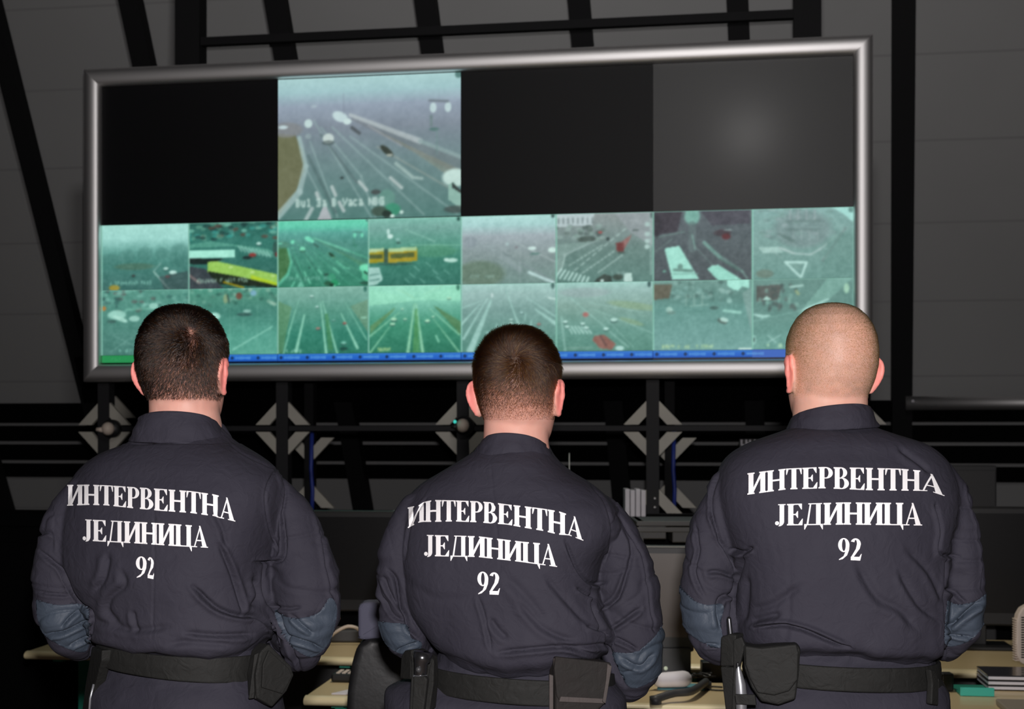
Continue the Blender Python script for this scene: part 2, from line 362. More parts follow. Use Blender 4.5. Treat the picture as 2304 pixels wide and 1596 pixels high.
def f15(p):
    p.grad([(0, (175, 220, 215)), (.14, (165, 206, 204)), (.3, (158, 172, 178)), (.6, (130, 148, 148)), (1, (110, 140, 134))])
    p.ell(.1, .38, .08, .1, (128, 142, 150), .5); p.ell(.2, .85, .3, .22, (98, 122, 104), .8); p.line(.3, .45, .62, .8, .035, (140, 158, 160), al=.6)
    p.line(.45, .55, .98, .98, .012, (120, 138, 140), al=.8); p.line(.72, .84, .97, .99, .022, (178, 208, 206)); p.line(.55, .38, 1, .7, .01, (165, 182, 182), al=.7); p.line(.62, .4, .62, 1, .004, (160, 175, 178), al=.5)
    p.ell(.75, .49, .05, .03, (198, 225, 220)); p.ell(.78, .57, .06, .02, (85, 125, 118), .8); p.ell(.96, .52, .05, .045, (200, 230, 222)); p.ell(.49, .42, .02, .03, (170, 195, 195)); p.ell(.585, .47, .014, .02, (125, 122, 128))
    p.text(.1, .86, .26, .05, (150, 185, 175), 10, 9, .5); p.ell(.965, .02, .02, .04, (50, 75, 72))
def f16(p):
    p.grad([(0, (140, 150, 150)), (.3, (120, 140, 138)), (.55, (100, 130, 124)), (1, (90, 128, 120))])
    p.poly([(0, 0), (.4, 0), (.38, .17), (0, .2)], (178, 196, 198)); r = random.Random(3)
    for i in range(8): p.line(.03+i*.05, .07, .03+i*.05, .14, .01, (90, 105, 106), al=.7)
    for i in range(40): p.ell(r.random()*.5, .18+r.random()*.2, .035, .03, r.choice([(70, 88, 84), (130, 158, 150), (96, 116, 110), (150, 175, 170)]), .6)
    p.poly([(.6, 0), (1, 0), (1, .5), (.78, .3)], (150, 160, 164), .7); p.ell(.32, .38, .1, .06, (60, 76, 70), .7)
    p.poly([(0, .45), (.4, .4), (.1, .62), (.05, .85), (0, .86)], (130, 158, 152), .8); p.line(.08, .6, .42, .4, .008, (160, 185, 182), al=.7)
    for x0, y0, x1, y1 in ((.2, .82, .75, .2), (.28, .86, .62, .54), (.44, .86, .7, .6), (.14, .75, .5, .45), (.06, .82, .1, .6)):
        n = 9
        for i in range(n): p.line(x0+(x1-x0)*i/n, y0+(y1-y0)*i/n, x0+(x1-x0)*(i+.5)/n, y0+(y1-y0)*(i+.5)/n, .01, (170, 198, 192), al=.75)
    for i in range(8): p.line(.0+i*.045, .92+i*.012, .06+i*.04, .8+i*.018, .014, (178, 214, 206))
    p.poly([(.62, .44), (.68, .42), (.78, .32), (.76, .4), (.71, .52), (.65, .56)], (140, 104, 100)); p.poly([(.62, .44), (.7, .44), (.7, .56), (.63, .56)], (112, 62, 60)); p.ell(.68, .58, .05, .02, (60, 80, 74), .7)
    p.ell(.46, .28, .025, .02, (160, 80, 80)); p.ell(.54, .38, .02, .03, (50, 66, 66)); p.ell(.82, .26, .04, .02, (80, 96, 94), .8)
    for y in (.18, .32, .42, .5): p.ell(.94, y, .03, .04, (180, 212, 206), .8)
    p.line(.97, .05, .98, .9, .012, (160, 192, 186), al=.5)
    p.poly([(.42, .95), (.5, .88), (.58, .92), (.58, 1), (.4, 1)], (50, 66, 60)); p.ell(.64, .93, .06, .05, (56, 74, 66)); p.poly([(.7, .88), (.78, .87), (.79, 1), (.7, 1)], (184, 216, 208)); p.ell(.48, .98, .02, .03, (190, 220, 214)); p.text(.58, .85, .14, .04, (150, 180, 175), 5, 4, .5)
    p.ell(.985, .05, .02, .05, (70, 92, 90), .7)
def f17(p):
    p.grad([(0, (88, 98, 104)), (.4, (82, 94, 98)), (1, (74, 84, 88))]); p.poly([(.05, 0), (.3, 0), (.25, .3), (0, .34), (0, 0)], (60, 58, 66)); p.poly([(.48, 0), (.98, 0), (.98, .2), (.6, .22)], (70, 70, 80), .8)
    p.ell(.4, .08, .09, .14, (118, 170, 158)); p.line(.4, .2, .4, .55, .05, (98, 118, 118), al=.6); p.line(0, .38, .32, .3, .01, (105, 138, 130), al=.6); p.line(0, .6, .2, .4, .01, (110, 135, 130), al=.5)
    p.line(.4, .35, .43, .55, .01, (120, 158, 150)); p.line(.42, .5, .6, .78, .01, (105, 128, 126), al=.6); p.line(.52, .46, .68, .68, .025, (112, 158, 148), al=.8); p.line(.66, .64, .9, .88, .02, (110, 148, 140), al=.6); p.line(.9, .88, .95, .98, .012, (120, 158, 150), al=.7); p.line(.68, .7, .86, .86, .012, (80, 110, 104))
    p.ell(.72, .3, .08, .03, (92, 88, 96)); p.ell(.7, .33, .1, .05, (64, 56, 62), .8); p.ell(.74, .38, .05, .05, (92, 48, 52)); p.ell(.76, .29, .05, .014, (135, 155, 155))
    p.poly([(.12, .53), (.27, .5), (.47, .98), (.2, .98)], (160, 222, 206)); p.line(.22, .84, .4, .86, .02, (100, 140, 130)); p.ell(.28, .8, .03, .05, (100, 140, 130)); p.line(.21, .9, .46, .9, .006, (120, 165, 155))
    p.poly([(.55, .84), (.6, .79), (.66, .78), (.9, 1), (.66, 1)], (150, 215, 198)); p.ell(.12, .86, .02, .02, (110, 165, 150)); p.ell(.04, .2, .05, .2, (48, 48, 56), .8)
def f18(p):
    p.grad([(0, (132, 172, 168)), (.5, (120, 158, 152)), (1, (104, 148, 140))]); p.ell(.5, .3, .32, .3, (118, 142, 142), .8); r = random.Random(8)
    for i in range(40): p.ell(r.random()*.85, r.random()*.42, .04, .03, r.choice([(130, 160, 158), (104, 132, 130), (146, 166, 168), (116, 150, 144)]), .5)
    for y in (.18, .3): p.line(.34, y, .66, y+.01, .02, (104, 130, 128), al=.7)
    for x in (.38, .46, .54, .62): p.line(x, .03, x, .16, .012, (148, 166, 168), al=.8); p.line(x+.03, .32, x+.03, .46, .008, (146, 166, 166), al=.5)
    p.poly([(.78, 0), (1, 0), (1, .22), (.9, .1)], (164, 218, 210)); p.ell(.35, .42, .12, .03, (92, 120, 116), .7, .5); p.line(.92, .3, .7, .75, .02, (110, 134, 132), al=.6); p.line(.66, .6, .84, .4, .012, (150, 180, 174), al=.7)
    for i in range(8): p.line(.08+i*.025, .55, .12+i*.025, .62, .01, (172, 208, 200))
    p.line(.28, .56, .42, .64, .016, (165, 192, 188)); p.line(.42, .64, .58, .66, .014, (160, 190, 186)); p.line(.58, .66, .68, .58, .014, (160, 190, 186)); p.line(.2, .6, .3, .7, .008, (150, 180, 175), al=.6)
    p.line(.33, .76, .54, .77, .016, (176, 216, 208)); p.line(.33, .76, .48, .97, .016, (176, 216, 208)); p.line(.54, .77, .49, .97, .016, (176, 216, 208)); p.poly([(.38, .79), (.5, .79), (.48, .9)], (120, 160, 152))
    p.ell(.13, .92, .1, .07, (104, 124, 112), .8); p.poly([(.75, .45), (1, .3), (1, 1), (.68, 1)], (98, 140, 132), .5); p.ell(.975, .04, .03, .05, (80, 120, 114), .8)
def f21(p):
    p.grad([(0, (90, 150, 135)), (.3, (80, 138, 125)), (1, (72, 122, 112))]); r = random.Random(11)
    for i in range(70): p.ell(r.random(), r.random()*.35, .04*r.random()+.015, .03, r.choice([(130, 190, 175), (52, 92, 88), (70, 130, 118), (110, 170, 155), (90, 80, 80)]), .55)
    p.line(.3, .3, 1, .28, .02, (120, 185, 165), al=.6); p.ell(.03, .28, .03, .04, (170, 120, 60)); p.ell(.18, .38, .12, .08, (150, 205, 190)); p.ell(.22, .44, .1, .04, (170, 220, 205), .9, .4); p.ell(.12, .48, .06, .03, (60, 90, 85), .7)
    p.ell(.38, .44, .07, .05, (150, 202, 188)); p.ell(.6, .25, .06, .05, (150, 205, 190)); p.line(.15, .7, .45, .9, .006, (120, 170, 160), al=.6); p.line(.1, .95, .4, .68, .006, (120, 170, 160), al=.6)
    for i in range(30): p.line(r.random(), .55+r.random()*.4, r.random(), .55+r.random()*.4, .004, (110, 160, 150), al=.3)
    p.text(.2, .9, .5, .05, G, 12, 21, .6)
def f22(p):
    p.grad([(0, (80, 150, 130)), (.15, (78, 140, 122)), (.35, (68, 130, 116)), (.7, (86, 158, 140)), (1, (92, 165, 146))]); r = random.Random(12)
    for i in range(50): p.ell(r.random(), r.random()*.26, .03, .03, r.choice([(110, 165, 145), (50, 100, 88), (150, 190, 170), (70, 120, 105)]), .6)
    p.ell(.57, .12, .04, .06, (110, 80, 66)); p.ell(.73, .08, .04, .05, (120, 170, 190)); p.ell(.42, .16, .03, .08, (140, 160, 120), .8); p.line(.44, .1, .46, .22, .012, (50, 80, 70))
    p.ell(.3, .42, .07, .06, (165, 220, 205)); p.ell(.63, .4, .1, .03, (50, 90, 84)); p.ell(.66, .35, .05, .03, (140, 190, 178))
    for i in range(10): p.line(.5+i*.045, .93-i*.035, .53+i*.045, .905-i*.035, .012, (145, 210, 190), al=.7)
    for x in (.47, .62, .78, .92): p.line(x, .15, x-.01, .95, .004, (130, 190, 170), al=.35)
def f23(p):
    p.grad([(0, (130, 180, 165)), (.15, (112, 165, 150)), (.35, (88, 150, 132)), (.7, (52, 128, 108)), (1, (45, 118, 98))]); p.poly([(0, .2), (.16, .3), (.06, 1), (0, 1)], (96, 140, 96), .6); p.poly([(.8, .3), (1, .2), (1, .7)], (116, 150, 120), .6)
    for a in ((.2, .35, .07, 1, .01), (.3, .42, .21, .96, .024), (.48, .25, .54, 1, .018), (.5, .22, .66, 1, .016), (.7, .4, .88, .92, .02), (.75, .25, .98, .8, .008), (.24, .2, .12, .7, .006)): p.line(*a[:4], a[4]*.4, (140, 205, 180), a[4])
    p.poly([(.52, .4), (.56, .4), (.62, .95), (.56, .95)], (70, 135, 88), .7)
    car(p, .38, .14, .03); car(p, .44, .3, .025); car(p, .45, .62, .035, (165, 130, 120)); car(p, .74, .55, .03, (160, 90, 80)); car(p, .62, .5, .025, (120, 180, 165)); car(p, .73, .84, .04, (120, 190, 170)); p.ell(.73, .93, .05, .03, (30, 70, 64), .8); p.ell(.95, .47, .04, .02, (140, 195, 170))
    p.text(.1, .93, .2, .05, (150, 210, 190), 7, 23, .9); p.ell(.965, .04, .02, .06, (50, 110, 96))
def f24(p):
    p.grad([(0, (152, 222, 196)), (.15, (146, 218, 190)), (.32, (110, 180, 158)), (.6, (60, 140, 112)), (1, (42, 116, 92))])
    p.poly([(0, .05), (.5, .2), (1, 0), (1, .25), (.6, .22), (.3, .26), (0, .3)], (150, 222, 192), .8); p.poly([(.02, .6), (.3, .32), (.26, .4), (.02, .72)], (96, 140, 92), .8); p.poly([(.7, .3), (1, .55), (1, .75), (.75, .38)], (84, 128, 84), .8)
    for a in ((.5, .28, .43, 1, .024), (.52, .28, .59, 1, .022), (.34, .4, .02, .75, .012), (.24, .6, .02, 1, .012), (.66, .35, .98, .74, .012), (.7, .5, .98, 1, .012), (.3, .05, .48, .18, .006), (.36, .06, .5, .2, .005), (.6, .14, .8, .02, .006)): p.line(*a[:4], a[4]*.35, (150, 212, 176), a[4], .85)
    p.poly([(.505, .35), (.53, .35), (.56, 1), (.48, 1)], (84, 150, 90), .7)
    for q in ((.28, .5, .045), (.265, .57, .04), (.64, .53, .038), (.4, .5, .028), (.7, .47, .022), (.37, .35, .02), (.87, .2, .03)): car(p, *q, (172, 225, 190))
    p.line(.73, .75, .76, .84, .012, (130, 200, 170)); p.text(.1, .92, .15, .05, (190, 220, 150), 6, 24, .9); p.ell(.965, .04, .02, .06, (60, 120, 100))
def f25(p):
    p.grad([(0, (165, 205, 198)), (.15, (150, 185, 180)), (.4, (118, 156, 150)), (1, (84, 138, 124))])
    for a in ((.28, .22, .03, .8, .02), (.32, .25, .1, .98, .05), (.48, .12, .66, .8, .018), (.24, .24, .02, .35, .01), (.78, .38, 1, .6, .03), (.7, .22, 1, .5, .012), (.2, .3, 0, .6, .02)): p.line(*a[:4], a[4]*.3, (160, 205, 196), a[4], .85)
    for x, y in ((.38, .58), (.28, .7), (.68, .45), (.74, .55)): p.line(x, y, x-.005, y+.09, .008, (150, 195, 186))
    car(p, .53, .53, .03); car(p, .53, .58, .03); car(p, .64, .43, .028, (165, 205, 200)); car(p, .82, .6, .03, (165, 125, 120)); p.ell(.33, .17, .014, .04, (190, 215, 212)); p.line(.92, .22, 1, .24, .012, (190, 220, 214)); p.ell(.965, .04, .02, .06, (70, 104, 100))
def f26(p):
    p.grad([(0, (160, 205, 196)), (.12, (150, 186, 180)), (.35, (128, 164, 154)), (.7, (98, 148, 136)), (1, (86, 138, 124))])
    p.ell(.3, .15, .3, .08, (150, 168, 170), .5); p.ell(.8, .35, .3, .06, (134, 165, 128), .6, .15); p.ell(.78, .58, .15, .04, (134, 165, 128), .6, .3)
    for a in ((.15, .22, .75, .95, .01), (.4, .4, 1, .75, .008), (.35, .3, .9, .45, .006), (.5, .5, .8, .95, .006), (.06, .5, .1, 1, .014)): p.line(*a[:4], a[4], (150, 195, 184), al=.6)
    for i in range(6): p.line(.13+i*.035, .64, .17+i*.04, .74, .01, (170, 212, 202))
    for q in ((.1, .57, .035), (.12, .64, .035), (.28, .6, .035), (.32, .66, .035), (.6, .55, .05), (.52, .68, .04)): car(p, *q)
    p.ell(.31, .47, .035, .04, (165, 110, 104)); p.poly([(.4, .78), (.5, .76), (.62, .9), (.58, .98), (.46, .96), (.38, .84)], (138, 98, 88)); p.line(.46, .78, .52, .92, .01, (90, 70, 68)); p.ell(.66, .96, .05, .04, (170, 212, 204)); p.ell(.25, .95, .18, .02, (120, 160, 148), .6)
    p.ell(.96, .04, .02, .06, (60, 92, 90))
def f27(p):
    p.grad([(0, (110, 150, 142)), (.25, (92, 136, 128)), (.4, (98, 148, 140)), (1, (112, 160, 154))]); r = random.Random(17)
    p.poly([(0, .05), (.2, .05), (.17, .25), (0, .28)], (96, 96, 82))
    for i in range(50): p.ell(.2+r.random()*.6, .02+r.random()*.28, .03, .03, r.choice([(84, 124, 116), (120, 165, 158), (140, 180, 172), (70, 104, 98)]), .6)
    for x in (.34, .42, .5): p.line(x, .2, x, .36, .012, (130, 170, 160), al=.7)
    p.poly([(.75, 0), (.97, 0), (.97, .13), (.9, .1), (.86, .16), (.8, .14), (.75, .08)], (164, 226, 210)); p.ell(.77, .3, .03, .04, (140, 185, 176))
    p.ell(.17, .42, .04, .05, (155, 195, 184)); p.ell(.19, .46, .05, .03, (90, 120, 112), .6); p.ell(.62, .4, .05, .03, (70, 104, 98)); p.line(.72, .44, .88, .47, .02, (150, 205, 192)); p.ell(.7, .59, .06, .04, (80, 104, 98), 1, .4); p.ell(.72, .57, .05, .035, (170, 210, 200), 1, .3)
    p.line(.38, .37, .56, .35, .008, (135, 178, 168)); p.poly([(.9, .2), (1, .1), (1, .8), (.95, .5)], (124, 158, 152), .8); p.text(.1, .92, .28, .05, (185, 215, 160), 11, 27, .8); p.text(.42, .92, .22, .05, (180, 215, 165), 9, 28, .8); p.line(.87, .985, .99, .985, .012, (205, 235, 225))
def f28(p):
    p.grad([(0, (104, 144, 136)), (.35, (96, 138, 130)), (1, (104, 156, 146))]); p.poly([(.05, .1), (.3, .08), (.26, .3), (.05, .32)], (84, 92, 88)); r = random.Random(18)
    for i in range(40): p.ell(.08+r.random()*.4, .1+r.random()*.35, .02, .04, r.choice([(84, 100, 96), (124, 170, 158), (66, 84, 82)]), .6)
    p.poly([(.1, .3), (.15, .24), (.2, .3)], (170, 214, 202)); p.line(.38, .12, .5, .1, .016, (165, 205, 196)); p.line(.44, .18, .46, .22, .02, (140, 165, 130)); p.poly([(.75, 0), (1, 0), (.6, .5), (.45, .52)], (128, 176, 164), .7); p.ell(.93, .15, .03, .08, (160, 205, 180))
    for i in range(5): p.line(.02+i*.02, .5+i*.012, .1+i*.02, .52, .01, (160, 206, 196))
    p.line(.5, .45, .75, .3, .014, (165, 210, 200)); p.line(.16, .8, .24, .9, .008, (150, 195, 186)); p.line(.16, .9, .28, .8, .008, (150, 195, 186)); p.ell(.02, .86, .03, .08, (150, 200, 190), .8); p.ell(.02, .86, .012, .04, (80, 110, 104)); p.line(0, .6, .5, .45, .008, (130, 180, 170), al=.6)
    p.text(.1, .92, .08, .05, (185, 225, 190), 3, 31, .9); p.text(.24, .92, .14, .05, (185, 225, 190), 6, 32, .9)

mscreen = bpy.data.materials.new('lit screen picture'); mscreen.use_nodes = True
b = mscreen.node_tree.nodes['Principled BSDF']; b.inputs['Base Color'].default_value = (.006, .006, .007, 1)
at = mscreen.node_tree.nodes.new('ShaderNodeVertexColor'); at.layer_name = 'picture'
mscreen.node_tree.links.new(at.outputs[0], b.inputs['Emission Color']); b.inputs['Emission Strength'].default_value = 1.0
b.inputs['Roughness'].default_value = .5; b.inputs['Specular IOR Level'].default_value = .35
mglass = mat('dark rear projection screen', (.006, .006, .007), .50, spec=.6)
mglass.node_tree.nodes['Principled BSDF'].inputs['Coat Weight'].default_value = .022
mglass.node_tree.nodes['Principled BSDF'].inputs['Coat Roughness'].default_value = .16

def screen(name, U0, U1, z0, z1, pic, parent, m=None, Vo=0.0):
    """a thin glowing sheet with one colour per grid point"""
    h, w_ = pic.a.shape[:2]
    us = np.linspace(U0, U1, w_); zs = np.linspace(z1, z0, h)
    UU, ZZ = np.meshgrid(us, zs); V = VS-Vo
    co = np.stack([UU*CT+V*ST, -UU*ST+V*CT, ZZ], -1).reshape(-1, 3)
    i = np.arange(h-1)[:, None]*w_+np.arange(w_-1)[None]
    fc = np.stack([i+w_, i+w_+1, i+1, i], -1).reshape(-1, 4)
    me = bpy.data.meshes.new(name)
    me.from_pydata(co.tolist(), [], fc.tolist()); me.materials.append(m or mscreen)
    a = np.clip(pic.a, 0, 255)/255; lin = np.where(a <= .04045, a/12.92, ((a+.055)/1.055)**2.4)
    ca = me.color_attributes.new('picture', 'FLOAT_COLOR', 'POINT')
    ca.data.foreach_set('color', np.concatenate([lin, np.ones((h, w_, 1))], -1).reshape(-1).astype(np.float32))
    o = bpy.data.objects.new(name, me); COL.objects.link(o)
    return adopt(o, parent)
mglass2 = mat('dark screen, less glossy', (.005, .005, .006), .55, spec=.22)
PW = (UR-UL)/4; ZM = (ZB+ZT)/2
for i in range(4):                     # eight screen modules, 4 x 2
    for j in range(2):
        u0 = UL+i*PW; z0 = ZB+j*(ZT-ZB)/2
        pn = obj('screen_module', box(u0+.001, u0+PW-.001, VS+.004, VS+.07, z0+.001, z0+(ZT-ZB)/2-.001, L), mglass if i == 3 else mglass2, vw)
        pn['label'] = ('lower' if j == 0 else 'upper')+' screen module, column %d from the left' % (i+1)+(', dark' if j and i != 1 else ', lit')
        if j and i == 1:
            p = Pic(205, 156); highway(p, True); p.noise(9, 3, 99); p.noise(8, 9, 98); p.blur(2)
            o = screen('camera_feed', u0+.004, u0+PW-.002, z0+.004, z0+(ZT-ZB)/2-.004, p, pn); o['label'] = 'large foggy motorway view with cars'
        if j == 0:
            tb = .05; hh = ((ZT-ZB)/2-tb)/2
            for r_ in range(2):
                for c_ in range(2):
                    fn = [[f11, f12, f13, f14, f15, f16, f17, f18], [f21, f22, f23, f24, f25, f26, f27, f28]][r_][i*2+c_]
                    p = Pic(128, 94); fn(p); p.blur(3); p.noise(14, 2.6, i*9+r_*3+c_); p.noise(12, 6, i*9+r_*3+c_+50)
                    e = (140, 200, 182)
                    p.mix(((p.X < .016) | (p.Y < .012) | (p.X > .992)).astype(float)*.8, e); p.blur(1)
                    zt = ZM-r_*hh
                    screen('camera_feed', u0+c_*PW/2+.0004, u0+(c_+1)*PW/2-.0004, zt-hh+.0005, zt-.0005, p, pn)
            p = Pic(240, 12); p.grad([(0, (70, 130, 175)), (.2, (40, 110, 200)), (.8, (28, 90, 190)), (.95, (15, 60, 120)), (1, (10, 30, 60))])
            if i == 0: p.mix((p.X < .2).astype(float), (40, 140, 80)); p.text(.05, .35, .1, .4, (150, 220, 170), 4, 2, .5)
            if i == 3: p.mix((p.X > .5).astype(float), (58, 100, 185))
            for q in range(7):
                x = .02+q*.145
                if (i == 0 and x < .22) or (i == 3 and x > .5): continue
                p.ell(x, .5, .01, .25, (20, 50, 90), .9)
                for t_ in range(10): p.ell(x+.022+t_*.0085, .5, .006, .2+.05*math.sin(t_*5), (95, 160, 220), .5)
            screen('taskbar', u0+.002, u0+PW, ZB+.010, ZB+tb-.001, p, pn)['label'] = 'blue taskbar strip'

# mounting frame above the screens
mf = empty('mounting_frame', L(UL, VS+.9, 0), 'black steel portal frame that holds the video wall, rail above it', 'frame')
Vf = VS+.66
for px in (421, 1817):
    u = hitV(px, 60, Vf)[0]; obj('upright', box(u-.075, u+.075, Vf, Vf+.12, 0.0, 5.2, L), M['black'], mf)
u0, u1 = hitV(455, 92, Vf+.02)[0], hitV(1785, 31, Vf+.02)[0]
za, zb = hitV(455, 92, Vf+.02)[1], hitV(1785, 31, Vf+.02)[1]; zz = (za+zb)/2
obj('rail', box(u0-.1, u1+.1, Vf+.02, Vf+.07, zz-.024, zz+.024, L), M['black'], mf)

# stand under the screens: posts with diamond shaped node plates
st = empty('support_stand', L(-1.5, VS+.06, 0), 'dark tubular stand under the video wall with pale diamond node plates', 'stand')
Vp = VS+.05
zc = hitV(1469, 964, Vp)[1]; zc2 = hitV(1469, 1163, Vp)[1]
def plates(u, z, Vv, quads=(0, 1, 2, 3), sc=1, par=st):
    for q in quads:
        sx_ = -1 if q in (0, 3) else 1; sz_ = 1 if q < 2 else -1
        pts = [(.027, .150), (.150, .018), (.073, .018), (.020, .074)] if 0 else [(.024, .150), (.150, .019), (.073, .019), (.024, .072)]
        bm = bmesh.new(); extrude_poly(bm, [L(u+sx_*a*sc, Vv-.012, z+sz_*b_*sc) for a, b_ in pts], L(0, .024, 0))
        bmesh.ops.recalc_face_normals(bm, faces=bm.faces); obj('node_plate', bm, M['plate'], par)
us = [hitV(x, 965, Vp)[0] for x in (236, 637, 1043, 1469, 1925)]
for i, u in enumerate(us):
    bm = bmesh.new(); add_box(bm, u-.033, u+.033, Vp-.02, Vp+.05, .02, ZB-.1, L); obj('post', bm, M['post'], st)
    plates(u, zc, Vp); plates(u, zc2, Vp, (0, 1))
obj('crossbar', box(us[0], us[-1], Vp+.0, Vp+.03, zc-.013, zc+.013, L), M['post'], st)
obj('crossbar', box(us[0], us[-1], Vp-.03, Vp+.03, zc2-.012, zc2+.018, L), M['post'], st)
Vr = VS+.75
u = hitV(252, 930, Vr)[0]; plates(u, hitV(252, 948, Vr)[1], Vr, (0, 1))   # far node seen through the stand at the left
for px in (697, 1507):
    u = hitV(px, 1000, Vr)[0]; z = hitV(px, 978, Vr)[1]; z2 = hitV(px, 1150, Vr)[1]
    obj('post', box(u-.028, u+.028, Vr-.02, Vr+.04, .02, 2.2, L), M['black'], st)
    plates(u, z, Vr, (2, 3)); plates(u, z2, Vr, (0, 1))
    cb = bmesh.new(); add_tube(cb, [L(u+.026, Vr-.04, z+.02), L(u+.022, Vr-.045, z-.2), L(u+.03, Vr-.04, z2+.12), L(u+.022, Vr-.04, z2-.1)], .012, 8)
    tag(obj('cable', cb, M['blue'], None, True), 'blue cable hanging down the rear stand post '+('nearer the left man' if px < 900 else 'between the middle and right men'), 'cable')
for z, V_ in ((-.045, 0), (-.075, .001), (-.115, 0), (.05, .001), (.095, 0)):
    bm = bmesh.new(); c = L(us[3]+(.012 if z > 0 else -.004), Vp-.034, zc2+z-.02 if z < 0 else zc2+z); add_ball(bm, c, .008, 10); obj('screw', bm, M['alu'], st, True)
# little cameras held in the middle of two diamonds
for i, (px, py) in enumerate(((243, 965), (1041, 958))):
    u, z = hitV(px, py, Vp-.1)
    c = empty('security_camera', L(u, Vp-.05, z), 'small pale round camera at the stand diamond '+('left of the left man' if i == 0 else 'beside the middle man, with a green light'), 'camera')
    bm = bmesh.new(); add_ball(bm, L(u, Vp-.1, z), (.034, .04, .036), 16); obj('camera_ball', bm, M['cream'], c, True)
    bm = bmesh.new(); add_tube(bm, [L(u, Vp-.07, z), L(u, Vp-.034, z)], .05, 20); obj('mount', bm, M['plastic'], c, True)
    bm = bmesh.new(); add_tube(bm, [L(u-.02, Vp-.11, z-.006), L(u-.058, Vp-.12, z-.004)], [.016, .009], 12); obj('lens', bm, M['cream'] if i == 0 else M['plastic'], c, True)
    if i: bm = bmesh.new(); add_ball(bm, L(u-.032, Vp-.145, z+.02), .009, 10); obj('indicator_light', bm, mat('green led', (.01, .1, .08), emit=(.05, .6, .5, 1)), c, True)
# rolled screen case on the right of the wall
u, z = wall_hit(2030, 909); bm = bmesh.new()
add_tube(bm, [on_wall(u, z, .22), on_wall(u+2.6, z, .22)], .046, 20)
ps = empty('projection_screen', on_wall(u, z, .1), 'silver rolled projection screen tube on the wall at the right', 'projection screen')
obj('case', bm, M['alu'], ps, True)
bm = bmesh.new(); add_box(bm, u+.12, u+.2, wallV(z)-.275, wallV(z)-.262, z-.02, z-.01, L); obj('slot', bm, M['plastic'], ps)
bm = bmesh.new(); add_ball(bm, on_wall(u+.04, z+.012, .266), .011, 10); obj('end_screw', bm, M['white'], ps, True)
for q in (.4, 1.8): obj('bracket', box(u+q, u+q+.05, wallV(z)-.2, wallV(z)-.02, z-.02, z+.03, L), M['black'], ps)

# ------------------------------------------------------------------ desks and the things on them
T2 = math.radians(7); C2, S2 = math.cos(T2), math.sin(T2)
def frame_at(ox, oy, ang=None):
    c, s = (C2, S2) if ang is None else (math.cos(ang), math.sin(ang))
    return lambda x, y, z: Vector((ox+x*c+y*s, oy-x*s+y*c, z))
def desk(ox, oy, x0, x1, depth, label, teal_panel=False):
    fr_ = frame_at(ox, oy); e = empty('desk', fr_((x0+x1)/2, depth/2, 0), label, 'desk', rz=-T2)
    obj('desk_top', box(x0, x1, .03, depth, .712, .74, fr_, .004), M['desk'], e)
    bm = bmesh.new(); n = 10; rings = []   # rounded front edge
    for x in (x0, x1): rings.append([fr_(x, .03-.032*math.sin(math.pi*i/n), .7255-.0160*math.cos(math.pi*i/n)) for i in range(n+1)])
    add_loft(bm, rings); bmesh.ops.recalc_face_normals(bm, faces=bm.faces); obj('desk_edge', bm, M['edge'], e, False)
    for x in (x0+.08, x1-.08):
        lg = bmesh.new()
        add_box(lg, x-.025, x+.025, depth*.5-.03, depth*.5+.03, .04, .712, fr_, .004); add_box(lg, x-.03, x+.03, .1, depth-.06, .0, .04, fr_, .004); add_box(lg, x-.02, x+.02, .12, depth-.08, .685, .712, fr_)
        obj('leg', lg, M['teal'], e)
    obj('modesty_panel', box(x0+.1, x1-.1, depth*.7, depth*.7+.015, .3, .70, fr_), M['plastic2'], e)
    if teal_panel: obj('cable_tray', box(x0+.06, x0+.7, depth+.005, depth+.16, .62, .775, fr_, .02), M['teal'], e)
    return fr_
fa = desk(-1.86, 5.42, 0, 1.30, .78, 'cream desk with teal legs at the far left, beyond the left man')
desk(-1.86, 5.42, 1.315, 2.60, .78, 'cream desk of the far row, seen between the left and middle men')
desk(-1.86, 5.42, 2.615, 4.60, .78, 'cream desk of the far row at the right edge, beyond the right man')
fb = desk(-.66, 4.50, 0, 1.60, .42, 'cream desk of the near row, in front of the middle man', True)
fc = desk(1.24, 4.14, 0, 1.5, .52, 'cream desk of the near row at the bottom right corner')

def on_desk_px(px, py, z=.74):          # point of a desk top seen at a pixel
    Y = F*(EYE-z)/(py-972); return Vector(((px-1152)*Y/F, Y, z))
# control console behind the desks, with dark monitors on it
cn = empty('control_console', (0, 6.7, 0), 'long black control console across the hall behind the desks', 'console')
fk = frame_at(-2.75, 6.85)
obj('console_body', box(0, 5.4, 0, .7, 0, 1.13, fk, .01), M['void'], cn)
obj('console_top', box(-.03, 5.43, -.05, .75, 1.13, 1.165, fk, .008), M['void'], cn)
for i in range(6): obj('door_panel', box(.05+i*.9, .9+i*.9, -.012, 0, .1, 1.05, fk, .003), M['void'], cn)
def monitor(x, Y, w_, h_, z0, label, m_face, ang=T2, deep=.05, stand=True):
    mh = mgrey if m_face is mface else M['plastic']
    f = frame_at(x, Y, ang); e = empty('monitor', f(0, .1, z0), label, 'monitor', rz=-ang)
    zb = z0+(.09 if stand else 0)
    bm = bmesh.new(); add_box(bm, -w_/2, w_/2, 0, deep, zb, zb+h_, f, .008); obj('housing', bm, mh, e)
    obj('screen', box(-w_/2+.022, w_/2-.022, -.003, .004, zb+.05, zb+h_-.025, f), m_face, e)
    if stand:
        obj('neck', box(-.04, .04, .03, .07, z0+.01, zb+.05, f, .004), M['plastic'], e)
        obj('foot', box(-.13, .13, -.05, .13, z0, z0+.015, f, .005), M['plastic'], e)
    return f, e
mface = mat('switched off monitor face', srgb(80, 69, 60), .4, coat=.2)
mgrey = mat('charcoal monitor housing', (.030, .030, .031), .5)
